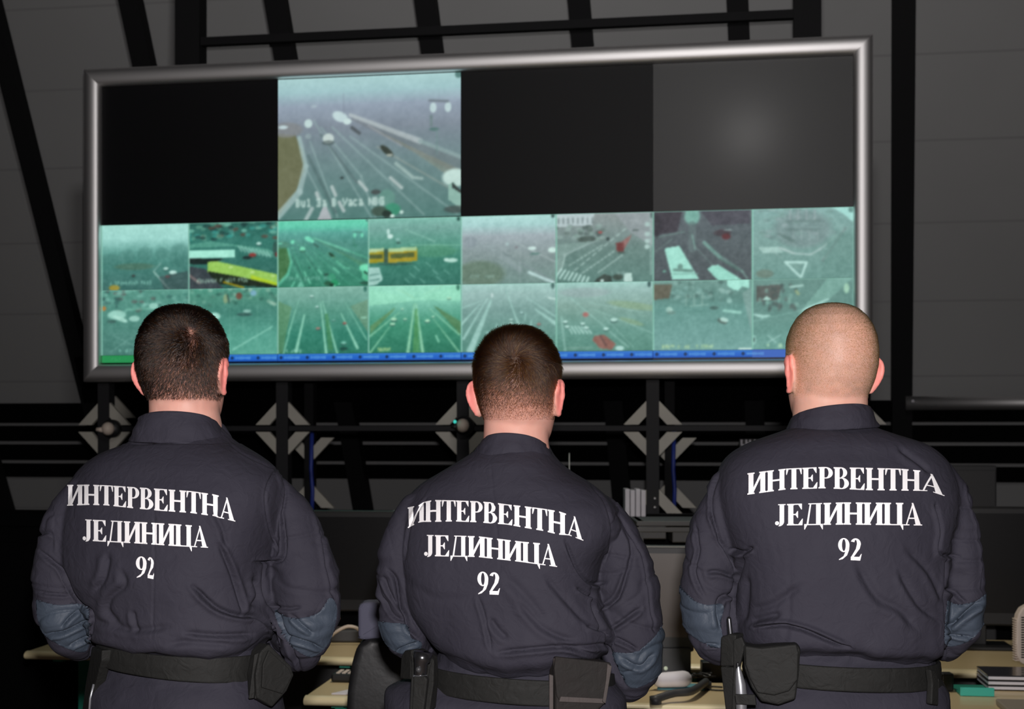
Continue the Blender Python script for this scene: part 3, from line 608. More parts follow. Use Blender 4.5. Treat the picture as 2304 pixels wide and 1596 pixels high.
mdark = mat('dark monitor face', (.006, .006, .007), .3)
# tall monitor between the middle and the right man
f, e = monitor(.44, 4.86, .36, .36, .74, 'brown grey switched-off monitor on the near desk between the middle and right men', mface)
bm = bmesh.new(); add_ball(bm, f(.085, -.012, .775), .007, 10); obj('power_light', bm, mat('lamp white green', (.5, .55, .4), emit=(.6, .65, .5, .35)), e, True)
obj('base_panel', box(-.10, .17, -.008, .03, .745, .845, f, .006), M['plastic2'], e)
monitor(-.60, 5.92, .50, .42, .74, 'black monitor on the far desk between the left and middle men', mdark)
bm = bmesh.new(); q_ = PX(762, 1392, 5.88); add_ball(bm, q_, .006, 10); tag(obj('indicator_light', bm, mat('amber led', (.4, .1, .03), emit=(.9, .35, .15, .8)), None, True), 'tiny amber indicator light on the dark monitor right of the left man', 'light')
monitor(-1.25, 5.98, .50, .42, .74, 'black monitor on the far desk hidden mostly by the left man', mdark)
monitor(1.80, 5.50, .62, .46, .74, 'black monitor on the far desk right of the right man', mdark)
monitor(2.52, 5.42, .62, .46, .74, 'black monitor on the far desk at the right edge', mdark)
# grey cabinet standing in front of the console at the right
cb = empty('cabinet', (1.95, 6.2, 0), 'dark grey upright cabinet beyond the right man', 'cabinet')
p0, p1 = PX(2095, 1048, 6.1), PX(2243, 1246, 6.1)
obj('body', box(p0.x, p1.x, 6.1, 6.2, 0.0, p0.z, None, .006), M['plastic2'], cb)
obj('door', box(p0.x+.01, p1.x-.01, 6.085, 6.1, .05, p0.z-.02, None, .003), M['plastic2'], cb)
obj('handle', box(p1.x-.04, p1.x-.025, 6.07, 6.085, .9, 1.05), M['plastic'], cb)
# white binders and paper on the console
p = PX(1405, 1148, 7.0)
for i in range(4):
    o = tag(obj('folder', box(p.x+i*.026, p.x+i*.026+.022, 6.95, 7.08, 1.165, 1.165+.135-.006*(i % 2), None, .003), M['white']), None, 'folder', 'white folders standing on the console')
    o['label'] = ['leftmost white folder of the four standing on the console', 'second white folder from the left on the console', 'third white folder from the left on the console', 'rightmost white folder on the console, beside the stand post'][i]
p = PX(892, 1133, 6.95); tag(obj('paper_cup', box(p.x-.025, p.x+.025, 6.92, 6.98, 1.165, 1.195, None, .01), M['white']), 'small white cup on the console left of the middle man', 'cup')
# antenna on the console
an = empty('antenna', (0, 0, 0), 'thin upright aerial on a small black box, right of the middle man\'s neck', 'antenna')
p = PX(1281, 1020, 6.9); an.location = (p.x, 6.9, 1.165)
bm = bmesh.new(); add_tube(bm, [(p.x, 6.9, 1.2), (p.x, 6.9, p.z)], [.0035, .0022], 8); obj('rod', bm, M['alu'], an, True)
obj('base', box(p.x-.05, p.x+.05, 6.87, 6.95, 1.165, 1.205, None, .006), M['plastic'], an)
# small white sign and rack behind the right man's shoulder
p0, p1 = PX(1664, 988, 8.3), PX(1704, 1003, 8.3)
sg = empty('sign', (p0.x, 8.3, 0), 'small white sign on a black stand behind the right man\'s left shoulder', 'sign')
obj('board', box(p0.x, p1.x+.06, 8.3, 8.32, p1.z-.03, p0.z, None, .002), M['plastic'], sg)
lt = bmesh.new()
for i, x in enumerate((.0, .028, .05, .078)):
    add_box(lt, p0.x+.006+x, p0.x+.016+x, 8.296, 8.3, p1.z, p0.z-.004); add_box(lt, p0.x+.006+x, p0.x+.026+x, 8.295, 8.3, p1.z+(.012 if i % 2 else .0), p1.z+(.02 if i % 2 else .008))
obj('lettering', lt, M['white'], sg); obj('pole', box(p0.x+.04, p0.x+.07, 8.305, 8.33, 0, p1.z-.02), M['black'], sg)
# grey upright tubes (equipment rack) between the middle and right men
rk = empty('equipment_rack', (0.5, 5.9, 0), 'black equipment rack between the middle and right men', 'rack')
p0, p1 = PX(1430, 1172, 5.9), PX(1600, 1240, 5.9)
for z0_, z1_ in ((p0.z-.02, p0.z), (p1.z+.08, p1.z+.10), (.745, .765)): obj('shelf', box(p0.x, p1.x, 5.86, 6.18, z0_, z1_, None, .003), M['plastic2'], rk)
for px in (1495, 1515):
    a = PX(px, 1236, 5.88); bm = bmesh.new(); add_tube(bm, [(a.x, 5.9, .765), (a.x, 5.9, a.z+.0)], .010, 10); obj('tube', bm, M['alu'], rk, True)
for x in (p0.x+.02, p1.x-.02): obj('side', box(x-.01, x+.01, 5.87, 6.17, .745, p0.z), M['plastic'], rk)
for px, py in ((1472, 1197), (1540, 1205)):
    a = PX(px, py, 5.88); obj('device', box(a.x-.05, a.x+.05, 5.88, 6.05, a.z-.03, a.z+.03, None, .004), M['plastic2'], rk)

# chair between the left and middle men
ch = empty('office_chair', (-.32, 3.75, 0), 'black leather office chair with slate headrest, between left and middle men', 'chair')
def slab_px(pts, Y, thick, bev, bulge=0):
    bm = bmesh.new(); extrude_poly(bm, [PX(x, y, Y) for x, y in pts], Vector((0, thick, 0)))
    bmesh.ops.recalc_face_normals(bm, faces=bm.faces)
    es = [e for e in bm.edges]
    bmesh.ops.bevel(bm, geom=es, offset=bev, segments=4, profile=.6, affect='EDGES'); return bm
mleather = mat('black leather', (.014, .014, .015), .42, bump=(70, .2, .002)); mslate = mat('slate blue cloth', srgb(92, 92, 110), .85, bump=(250, .3, .001))
obj('backrest', slab_px([(778, 1640), (780, 1560), (790, 1495), (803, 1452), (830, 1437), (905, 1437), (935, 1450), (960, 1500), (968, 1560), (970, 1640)], 3.62, .10, .022), mleather, ch, True)
obj('headrest', slab_px([(805, 1438), (805, 1366), (815, 1356), (925, 1354), (938, 1365), (940, 1430), (930, 1440), (815, 1441)], 3.63, .07, .014), mslate, ch)
obj('seat', box(-.48, -.04, 3.72, 4.2, .44, .52, None, .03), mleather, ch)
bm = bmesh.new(); add_tube(bm, [(-.26, 3.95, .1), (-.26, 3.95, .45)], .03, 12); obj('column', bm, M['black'], ch)
obj('back_bracket', box(-.30, -.22, 3.70, 3.78, .48, .95, None, .01), M['black'], ch)
for i in range(5):
    a = i*2*math.pi/5; bm = bmesh.new(); add_tube(bm, [(-.26, 3.95, .1), (-.26+.27*math.cos(a), 3.95+.27*math.sin(a), .07)], [.026, .016], 8)
    lg = obj('leg', bm, M['black'], ch); bm = bmesh.new(); add_ball(bm, (-.26+.27*math.cos(a), 3.95+.27*math.sin(a), .03), .03, 10); obj('castor', bm, M['plastic'], lg)

# things on the near desk, middle
def on_top(name, label, cat, bm, m, smooth=False): return tag(obj(name, bm, m, None, smooth), label, cat)
a = on_desk_px(775, 1531); f = frame_at(a.x, a.y)
rm = empty('telephone', a, 'black keypad telephone on the near desk beside the office chair', 'telephone')
obj('body', box(-.035, .09, -.05, .05, .741, .768, f, .008), M['plastic'], rm)
ky = bmesh.new()
for i in range(5):
    for j in range(3): add_box(ky, -.02+i*.02, -.008+i*.02, -.035+j*.025, -.02+j*.025, .768, .771, f)
obj('keypad', ky, M['cream'], rm)
a = on_desk_px(776, 1560); f = frame_at(a.x, a.y)
bm = bmesh.new(); extrude_poly(bm, [f(-.035, -.035, .741), f(.14, -.035, .741), f(.14, .09, .741), f(.03, .09, .741)], Vector((0, 0, .004))); on_top('paper', 'white sheet of paper on the near desk beside the chair', 'paper', bm, M['white'])
bm = bmesh.new(); pts = [PX(755, 1423, 5.6), PX(775, 1412, 5.6), PX(790, 1410, 5.6), PX(806, 1416, 5.6), PX(830, 1440, 5.6)]
add_tube(bm, smooth_path([tuple(PX(745, 1432, 5.6))]+[tuple(q) for q in pts]), .006, 8)
c = on_top('cable', 'pale looped cable arching over the far desk left of the chair', 'cable', bm, M['cream'], True)
pr = PX(790, 1444, 5.78); on_top('printer', 'low black device at the back of the far desk left of the chair', 'device', box(pr.x-.14, pr.x+.25, 5.66, 5.78, .741, .79, None, .008), M['plastic2'])
a = on_desk_px(1562, 1548); f = frame_at(a.x, a.y); mpad = mat('teal mouse pad', srgb(86, 140, 150), .8, bump=(300, .1, .0005))
on_top('mouse_pad', 'teal mouse pad on the near desk beside the white mouse', 'mouse pad', box(-.12, .035, -.055, .055, .7405, .7445, f, .001), mpad)
a = on_desk_px(1506, 1553); ms = empty('computer_mouse', a, 'white scanner-like mouse with black cable end on the near desk', 'mouse')
bm = bmesh.new(); add_tube(bm, [(a.x-.028, a.y, .772), (a.x+.045, a.y+.01, .774)], [(.024, .027), (.027, .03)], 16, True); obj('body', bm, M['white'], ms, True)
bm = bmesh.new(); add_tube(bm, [(a.x-.055, a.y-.005, .770), (a.x-.035, a.y, .771)], [.010, .014], 12, True); obj('plug', bm, M['plastic'], ms, True)
bm = bmesh.new(); add_tube(bm, smooth_path([(a.x-.06, a.y-.005, .768), (a.x-.08, a.y-.02, .75), (a.x-.11, a.y+.02, .745), (a.x-.14, a.y+.1, .745)]), .003, 8); obj('cable', bm, M['plastic'], ms, True)
a = on_desk_px(1475, 1586); b2 = on_desk_px(1556, 1576); c2 = on_desk_px(1588, 1552)
hs = empty('telephone_handset', b2, 'black telephone handset lying on the near desk in front of the mouse', 'handset')
bm = bmesh.new(); add_tube(bm, smooth_path([(a.x, a.y, .757), ((a.x+b2.x)/2, (a.y+b2.y)/2, .768), (b2.x, b2.y, .768), (c2.x, c2.y, .765)]), .0125, 12, True); obj('grip', bm, M['plastic2'], hs, True)
for q in (a, c2): bm = bmesh.new(); add_tube(bm, [(q.x, q.y, .742), (q.x, q.y, .765)], .019, 14); obj('earpiece' if q is a else 'mouthpiece', bm, M['plastic2'], hs, True)
cbm = bmesh.new(); r = random.Random(4); a = on_desk_px(1556, 1533)
for i in range(5):
    pth = [(a.x+r.uniform(-.07, .08), a.y+r.uniform(-.03, .02), .75+r.uniform(0, .02)) for _ in range(5)]; add_tube(cbm, smooth_path(pth), .0035, 6)
on_top('cable_tangle', 'tangle of black cables on the near desk beside the brown grey monitor', 'cables', cbm, M['plastic'], True)
a = on_desk_px(1600, 1552); bm = bmesh.new()
add_tube(bm, smooth_path([(a.x+.04, a.y+.02, .744), (a.x+.005, a.y+.03, .744), (a.x-.02, a.y-.0, .744), (a.x, a.y-.03, .744), (a.x+.05, a.y-.04, .744)]), .0028, 6)
on_top('cable', 'short black cable loop on the near desk beside the right man\'s radio', 'cable', bm, M['plastic'], True)
a = on_desk_px(1580, 1530); on_top('adapter_box', 'black box on the near desk behind the teal mouse pad', 'device', box(a.x+.0, a.x+.13, a.y+.0, a.y+.06, .741, .80, None, .005), M['plastic'])
# right: cream slatted casing, books, teal tray
hp = empty('fan_heater', (2.05, 4.75, .74), 'cream slatted plastic casing standing on the desk at the right edge', 'appliance')
pts = [(2281, 1400), (2284, 1384), (2292, 1370), (2305, 1362), (2420, 1360), (2432, 1375), (2432, 1485), (2420, 1500), (2305, 1500), (2290, 1492), (2282, 1478), (2280, 1450)]
Yh = 4.98; obj('casing', slab_px([(x+7, y) for x, y in pts], Yh, .04, .008), M['cream'], hp, True)
for i in range(17):
    a = PX(2298, 1390+i*5.6, Yh-.002)
    for k_ in range(3): obj('slot', box(a.x+k_*.062, a.x+.014+k_*.062, Yh-.004, Yh+.004, a.z-.0022, a.z+.0022), M['plastic'], hp)
for i in range(18):
    a = PX(2281, 1392+i*5.4, Yh+.03); obj('rib', box(a.x-.004, a.x+.012, Yh+.006, Yh+.034, a.z-.002, a.z+.002), M['cream'], hp)
a = on_desk_px(2262, 1552); f = frame_at(a.x+.02, a.y+.03)
mcov = mat('dark glossy cover', (.02, .02, .028), .25, coat=.5)
for i in range(3):
    bk = empty('magazine', f(.1, .05, .742+i*.016), ['lowest', 'middle', 'topmost'][i]+' magazine of the three stacked on the bottom right desk', 'magazine', 'magazines stacked on the desk')
    z = .742+i*.016; obj('pages', box(-.075, .30, -.06, .12, z+.002, z+.0115, f, .001), M['white'], bk)
    obj('cover', box(-.077, .302, -.058, .122, z+.0115, z+.0158, f), mcov, bk)
a = on_desk_px(2195, 1566); f = frame_at(a.x, a.y)
ty = empty('letter_tray', a, 'teal plastic tray on the desk left of the magazines', 'tray')
obj('tray_floor', box(-.05, .055, -.01, .16, .741, .747, f, .001), M['teal'], ty); obj('tray_rim', box(-.05, .055, -.016, -.006, .741, .768, f, .002), mat('light teal lip', srgb(70, 190, 170), .3), ty)
a = on_desk_px(2133, 1530, .78); on_top('black_box', 'small black box at the back of the bottom right desk', 'device', box(a.x-.02, a.x+.02, a.y, a.y+.04, .741, .80, None, .006), M['plastic'])
a = on_desk_px(2290, 1598); f = frame_at(a.x, a.y)
obj_ = on_top('keyboard', 'grey beige keyboard at the bottom right corner of the desk', 'keyboard', box(-.05, .35, -.12, .07, .741, .76, f, .004), mat('grey beige plastic', srgb(150, 140, 125), .6))

# ------------------------------------------------------------------ people
def cloth(name, col, col2, rough=.8, sheen=.0, weave=900):
    m = mat(name, col, rough, spec=.25, sheen=sheen, noise=(7, .55, col2))
    nt = m.node_tree; b = nt.nodes['Principled BSDF']; tc = [n for n in nt.nodes if n.type == 'TEX_COORD'][0]
    b.inputs['Sheen Roughness'].default_value = .5
    n1 = nt.nodes.new('ShaderNodeTexNoise'); n1.inputs['Scale'].default_value = weave; n1.inputs['Detail'].default_value = 2
    n2 = nt.nodes.new('ShaderNodeTexNoise'); n2.inputs['Scale'].default_value = 38; n2.inputs['Detail'].default_value = 5; n2.inputs['Distortion'].default_value = 1.2
    for n in (n1, n2): nt.links.new(tc.outputs['Object'], n.inputs['Vector'])
    b1 = nt.nodes.new('ShaderNodeBump'); b1.inputs['Strength'].default_value = .2; b1.inputs['Distance'].default_value = .0006
    b2 = nt.nodes.new('ShaderNodeBump'); b2.inputs['Strength'].default_value = .7; b2.inputs['Distance'].default_value = .0035
    nt.links.new(n1.outputs[0], b1.inputs['Height']); nt.links.new(n2.outputs[0], b2.inputs['Height'])
    nt.links.new(b2.outputs[0], b1.inputs['Normal']); nt.links.new(b1.outputs[0], b.inputs['Normal'])
    return m
M['navy'] = cloth('navy ripstop jacket cloth', (.030, .028, .041), (.037, .035, .049))
M['navy2'] = cloth('navy trouser cloth', (.029, .0275, .040), (.035, .033, .046))
M['patch'] = cloth('slate blue elbow cloth', (.044, .058, .080), (.060, .074, .100), .55, .0)
M['belt'] = cloth('black nylon webbing', (.012, .012, .0112), (.017, .017, .016), .7, .0, 1400)
M['pouch'] = cloth('brown black nylon', (.022, .016, .0155), (.016, .018, .0165), .75, .0, 1400)
M['bind'] = cloth('worn grey brown binding', (.085, .070, .068), (.062, .054, .050), .7, .0, 1400)
M['print'] = mat('white reflective print', (.93, .91, .92), .6, spec=.2)
M['boot'] = mat('black boot leather', (.012, .012, .012), .4, bump=(60, .2, .002))
M['chrome'] = mat('polished black metal', (.10, .10, .105), .24, metal=.9, coat=.6)
M['silver'] = mat('silver metal', (.55, .56, .60), .3, metal=.8)

def skin_mat(name, base, scalp):
    m = bpy.data.materials.new(name); m.use_nodes = True; nt = m.node_tree; b = nt.nodes['Principled BSDF']
    at = nt.nodes.new('ShaderNodeVertexColor'); at.layer_name = 'zone'
    sp = nt.nodes.new('ShaderNodeSeparateColor'); nt.links.new(at.outputs[0], sp.inputs[0])
    tc = nt.nodes.new('ShaderNodeTexCoord'); n = nt.nodes.new('ShaderNodeTexNoise'); n.inputs['Scale'].default_value = 45; n.inputs['Detail'].default_value = 5
    nt.links.new(tc.outputs['Object'], n.inputs['Vector'])
    a = nt.nodes.new('ShaderNodeMix'); a.data_type = 'RGBA'; a.inputs[6].default_value = (*base, 1); a.inputs[7].default_value = (base[0]*.9, base[1]*.72, base[2]*.70, 1)
    nt.links.new(n.outputs[0], a.inputs[0])
    e = nt.nodes.new('ShaderNodeMix'); e.data_type = 'RGBA'; e.inputs[7].default_value = (base[0]*1.12, base[1]*.62, base[2]*.68, 1)
    nt.links.new(sp.outputs[1], e.inputs[0]); nt.links.new(a.outputs[2], e.inputs[6])
    h = nt.nodes.new('ShaderNodeMix'); h.data_type = 'RGBA'; h.inputs[7].default_value = (*scalp, 1)
    nt.links.new(sp.outputs[0], h.inputs[0]); nt.links.new(e.outputs[2], h.inputs[6]); nt.links.new(h.outputs[2], b.inputs['Base Color'])
    b.inputs['Roughness'].default_value = .5; b.inputs['Specular IOR Level'].default_value = .35
    b.inputs['Subsurface Weight'].default_value = .12; b.inputs['Subsurface Radius'].default_value = (.010, .003, .0015); b.inputs['Subsurface Scale'].default_value = 1
    bp = nt.nodes.new('ShaderNodeBump'); bp.inputs['Strength'].default_value = .2; bp.inputs['Distance'].default_value = .0008
    n3 = nt.nodes.new('ShaderNodeTexNoise'); n3.inputs['Scale'].default_value = 500; nt.links.new(tc.outputs['Object'], n3.inputs['Vector']); nt.links.new(n3.outputs[0], bp.inputs['Height']); nt.links.new(bp.outputs[0], b.inputs['Normal'])
    return m

def skirt(bm, depth):                   # give a draped sheet real thickness at its rim
    bm.normal_update(); es = [e for e in bm.edges if len(e.link_faces) == 1]; inner = {}
    for e in es:
        for v in e.verts:
            if v not in inner: inner[v] = (v.co-v.normal*depth).copy()
    nv = {v: bm.verts.new(p) for v, p in inner.items()}
    for e in es:
        a_, b_ = e.verts
        try: bm.faces.new((a_, b_, nv[b_], nv[a_]))
        except ValueError: pass
def remesh(bm, voxel, smooth=4):
    me = bpy.data.meshes.new('tmp'); bm.to_mesh(me); bm.free()
    o = bpy.data.objects.new('tmp', me); COL.objects.link(o)
    md = o.modifiers.new('r', 'REMESH'); md.mode = 'VOXEL'; md.voxel_size = voxel
    dg = bpy.context.evaluated_depsgraph_get(); dg.update()
    e = bpy.data.meshes.new_from_object(o.evaluated_get(dg)); bpy.data.objects.remove(o); bpy.data.meshes.remove(me)
    n = len(e.vertices); co = np.empty(n*3); e.vertices.foreach_get('co', co); co = co.reshape(-1, 3)
    ed = np.empty(len(e.edges)*2, int); e.edges.foreach_get('vertices', ed); ed = ed.reshape(-1, 2)
    deg = np.bincount(ed.ravel(), minlength=n)[:, None].astype(float)
    def lap(c):
        s = np.zeros_like(c)
        for k_ in range(3): s[:, k_] = np.bincount(ed[:, 0], c[ed[:, 1], k_], n)+np.bincount(ed[:, 1], c[ed[:, 0], k_], n)
        return s/np.maximum(deg, 1)-c
    for _ in range(smooth): co = co+.6*lap(co); co = co-.45*lap(co) if _ % 2 else co
    return e, co, lap
def normals(e, co):
    e.vertices.foreach_set('co', co.reshape(-1)); e.update()
    v = np.empty(len(e.vertices)*3); e.vertex_normals.foreach_get('vector', v); return v.reshape(-1, 3)
def proj(co): return 1152+F*co[:, 0]/co[:, 1], 972-F*(co[:, 2]-EYE)/co[:, 1]
def poly_dist(x, y, pts, closed=False):
    """distance, side and run parameter to a polyline"""
    P = [np.array(p, float) for p in pts]
    if closed: P = P+[P[0]]
    best = np.full(x.shape, 1e9); side = np.zeros(x.shape); run = np.zeros(x.shape)
    Ls = [np.linalg.norm(b-a) for a, b in zip(P[:-1], P[1:])]; T = sum(Ls); acc = 0
    for (a, b), l in zip(zip(P[:-1], P[1:]), Ls):
        d = b-a; t = np.clip(((x-a[0])*d[0]+(y-a[1])*d[1])/(l*l+1e-9), 0, 1)
        ex, ey = x-a[0]-t*d[0], y-a[1]-t*d[1]; q = np.hypot(ex, ey); m = q < best
        best[m] = q[m]; side[m] = np.sign(d[0]*ey-d[1]*ex)[m]; run[m] = ((acc+t*l)/T)[m]; acc += l
    return best, side, run
def inside(x, y, pts):
    ins = np.zeros(x.shape, bool); n = len(pts)
    for i in range(n):
        (x0, y0), (x1, y1) = pts[i], pts[(i+1) % n]
        ins ^= ((y0 > y) != (y1 > y)) & (x < (x1-x0)*(y-y0)/(y1-y0+1e-12)+x0)
    return ins
def vnoise(co, sc, seed):              # smooth value noise in [-1, 1]
    rs = np.random.RandomState(seed); N = 32; g = rs.rand(N, N, N)*2-1
    c = co*np.array(sc)+rs.rand(3)*50; i = np.floor(c).astype(int); f = c-i; f = f*f*(3-2*f); r = 0
    for a in (0, 1):
        for b in (0, 1):
            for d in (0, 1):
                wgt = (f[:, 0] if a else 1-f[:, 0])*(f[:, 1] if b else 1-f[:, 1])*(f[:, 2] if d else 1-f[:, 2])
                r = r+wgt*g[(i[:, 0]+a) % N, (i[:, 1]+b) % N, (i[:, 2]+d) % N]
    return r
def section(D, py, xl, xr, b, yc=0, yaw=0, n=48, ex=2.5):
    s = D/F; a0 = (xr-xl)*s/2; pts = []
    for k_ in range(n):
        t = 2*math.pi*k_/n; c, q = math.cos(t), math.sin(t)
        u = a0*abs(c)**(2/ex)*(1 if c >= 0 else -1); v = b*abs(q)**(2/ex)*(1 if q >= 0 else -1)
        pts.append((u*math.cos(yaw)+v*math.sin(yaw), -u*math.sin(yaw)+v*math.cos(yaw)))
    mn = min(p[0] for p in pts); mx_ = max(p[0] for p in pts)
    X0, X1 = (xl-1152)*s, (xr-1152)*s; z = EYE+(972-py)*s
    return [Vector((X0+(p[0]-mn)/(mx_-mn)*(X1-X0), D+yc+p[1], z)) for p in pts]

# letters of a bold condensed serif face; cap height 1, outlines as convex pieces
def ring(cx, cy, ro, ri, a0, a1, n=14):
    out = []
    for i in range(n):
        t0, t1 = [math.radians(a0+(a1-a0)*(i+j)/n) for j in (0, 1)]
        if ri == (0, 0): out.append([(cx, cy), (cx+ro[0]*math.cos(t0), cy+ro[1]*math.sin(t0)), (cx+ro[0]*math.cos(t1), cy+ro[1]*math.sin(t1))]); continue
        out.append([(cx+ro[0]*math.cos(t0), cy+ro[1]*math.sin(t0)), (cx+ro[0]*math.cos(t1), cy+ro[1]*math.sin(t1)), (cx+ri[0]*math.cos(t1), cy+ri[1]*math.sin(t1)), (cx+ri[0]*math.cos(t0), cy+ri[1]*math.sin(t0))])
    return out
def rc(x0, x1, y0, y1): return [(x0, y0), (x1, y0), (x1, y1), (x0, y1)]
def stem(x, top=True, bot=True, wd=.2):
    o = [rc(x-.012, x+wd+.012, 0, 1)]
    for f_, y0, y1, y2 in ((bot, 0, .06, .12), (top, 1, .94, .88)):
        if f_: o += [[(x-.065, y0), (x+wd+.065, y0), (x+wd+.065, y1), (x-.065, y1)], [(x-.03, y1), (x+wd+.03, y1), (x+wd, y2), (x, y2)]]
    return o
GL = {
 'И': (.88, stem(.07)+stem(.61)+[[(.27, .04), (.27, .28), (.61, .96), (.61, .72)]]),
 'Н': (.88, stem(.07)+stem(.61)+[rc(.27, .61, .46, .545)]),
 'Т': (.76, stem(.28, False)+[rc(.02, .74, .95, 1), [(.02, 1), (.02, .70), (.055, .70), (.13, .95)], [(.74, 1), (.74, .70), (.705, .70), (.63, .95)]]),
 'Е': (.74, stem(.07)+[rc(.27, .64, .95, 1), rc(.27, .66, 0, .05), [(.66, 1), (.66, .73), (.63, .73), (.5, .95)], [(.68, 0), (.70, .30), (.67, .30), (.5, .05)], rc(.27, .44, .475, .53), [(.46, .34), (.49, .34), (.49, .66), (.46, .66), (.38, .53), (.38, .475)]]),
 'Р': (.70, stem(.07)+ring(.34, .73, (.33, .27), (.13, .22), -90, 90)+[rc(.27, .35, .95, 1), rc(.27, .35, .46, .51)]),
 'В': (.74, stem(.07)+ring(.34, .755, (.29, .245), (.10, .20), -90, 90)+ring(.36, .265, (.35, .265), (.14, .22), -90, 90)+[rc(.27, .36, .95, 1), rc(.27, .37, 0, .045), rc(.27, .36, .48, .53)]),
 'А': (.82, [[(.10, .03), (.16, .03), (.43, .90), (.40, 1)], [(.36, 1), (.43, 1), (.76, .03), (.53, .03)], rc(.2, .58, .29, .345), rc(.0, .26, 0, .045), rc(.45, .83, 0, .045)]),
 'Ј': (.52, [rc(.2, .4, .2, 1), [(.135, 1), (.465, 1), (.465, .955), (.135, .955)]]+ring(.18, .2, (.22, .235), (.02, .19), -100, 0)+ring(.09, .11, (.09, .095), (0, 0), 0, 360)),
 'Д': (.86, [rc(.54, .74, .03, 1), rc(.2, .8, .955, 1), [(.26, .96), (.33, .96), (.20, .04), (.12, .04)], rc(.02, .84, 0, .05), [(.02, .05), (.02, -.2), (.05, -.2), (.15, .0)], [(.84, .05), (.84, -.2), (.81, -.2), (.71, 0)]]),
 'Ц': (.88, stem(.07)+stem(.61, True, False)+[rc(.0, .87, 0, .05), rc(.61, .81, 0, .1), [(.87, .05), (.87, -.2), (.84, -.2), (.74, 0)]]),
 '9': (.56, ring(.27, .68, (.26, .32), (.085, .27), 0, 360, 28)+[[(.53, .68), (.36, .62), (.34, .38), (.51, .46)], [(.51, .46), (.34, .38), (.26, .18), (.42, .22)], [(.42, .22), (.26, .18), (.05, .03), (.05, -.01), (.22, .04)]]),
 '2': (.54, ring(.25, .74, (.24, .26), (.06, .19), 0, 155, 14)+[[(.49, .74), (.31, .74), (.26, .52), (.44, .54)], [(.44, .54), (.26, .52), (.03, .13), (.14, .13)], [(.03, 0), (.46, 0), (.49, .17), (.03, .16)], [(.46, 0), (.53, .30), (.50, .30), (.40, .14)]]),
}
def lettering(parent, bvh, text, ctrl, xmap, label, sp=.0):
    """text along a curve; ctrl: (px, top, bottom) samples; xmap: list of (u, px)"""
    tot = sum(GL[c][0]+sp for c in text)-sp
    bm = bmesh.new(); u0 = 0
    cx = [c[0] for c in ctrl]; ct = [c[1] for c in ctrl]; cb = [c[2] for c in ctrl]
    for ch in text:
        wd, ps = GL[ch]
        for p in ps:
            vs = [bm.verts.new(((u0+x)/tot, y, 0)) for x, y in p]
            try: bm.faces.new(vs)
            except ValueError: pass
        u0 += wd+sp
    bmesh.ops.triangulate(bm, faces=bm.faces)
    for _ in range(5):
        es = [e for e in bm.edges if math.hypot((e.verts[0].co.x-e.verts[1].co.x)*tot, e.verts[0].co.y-e.verts[1].co.y) > .13]
        if not es: break
        bmesh.ops.subdivide_edges(bm, edges=es, cuts=1); bmesh.ops.triangulate(bm, faces=[f for f in bm.faces if len(f.verts) > 3])
    xu = [q[0] for q in xmap]; xp = [q[1] for q in xmap]
    for v in bm.verts:
        px = float(np.interp(v.co.x, xu, xp)); t = float(np.interp(px, cx, ct)); b_ = float(np.interp(px, cx, cb))
        py = b_+(t-b_)*v.co.y
        d = PX(px, py, 1.0)-Vector((0, 0, EYE)); d.normalize()
        h = bvh.ray_cast(Vector((0, 0, EYE)), d)
        v.co = (h[0]+h[1]*.0011 if h[0] is not None else PX(px, py, 2.5))
    bmesh.ops.recalc_face_normals(bm, faces=bm.faces)
    o = obj('lettering', bm, M['print'], parent); o['label'] = label
    return o

def plane_px(px, py, Yc, xc_px, k_):
    xc = (xc_px-1152)*Yc/F; dx = (px-1152)/F; t = (Yc-xc*k_)/(1-dx*k_)
    return Vector((dx*t, t, EYE+(972-py)*t/F))
def gear(name, pts, Yc, yaw, thick, m, parent, bev=.003, label=None):
    """a stitched piece of kit: outline, real thickness, turned by yaw"""
    k_ = math.tan(math.radians(yaw)); xc = sum(p[0] for p in pts)/len(pts)
    n = Vector((-k_, 1, 0)).normalized(); bm = bmesh.new()
    extrude_poly(bm, [plane_px(x, y, Yc, xc, k_) for x, y in pts], n*thick)
    bmesh.ops.recalc_face_normals(bm, faces=bm.faces)
    bmesh.ops.bevel(bm, geom=bm.edges[:], offset=bev, segments=3, profile=.6, affect='EDGES')
    o = obj(name, bm, m, parent)
    if label: o['label'] = label
    return o

HEAD = [(-.0012, .010, -.016, .010), (-.005, .028, -.040, .032), (-.013, .0445, -.060, .050), (-.027, .0585, -.078, .068), (-.045, .0690, -.090, .079), (-.065, .0760, -.097, .087), (-.09, .0785, -.100, .091),
        (-.115, .0785, -.099, .092), (-.14, .0755, -.090, .090), (-.16, .071, -.078, .089), (-.18, .066, -.062, .088), (-.20, .058, -.035, .086), (-.215, .049, -.008, .082), (-.228, .036, .02, .076), (-.236, .02, .04, .066)]
def lerp_rows(t):
    z = [-r[0] for r in HEAD]; return [float(np.interp(-t, z, [r[i] for r in HEAD])) for i in (1, 2, 3)]

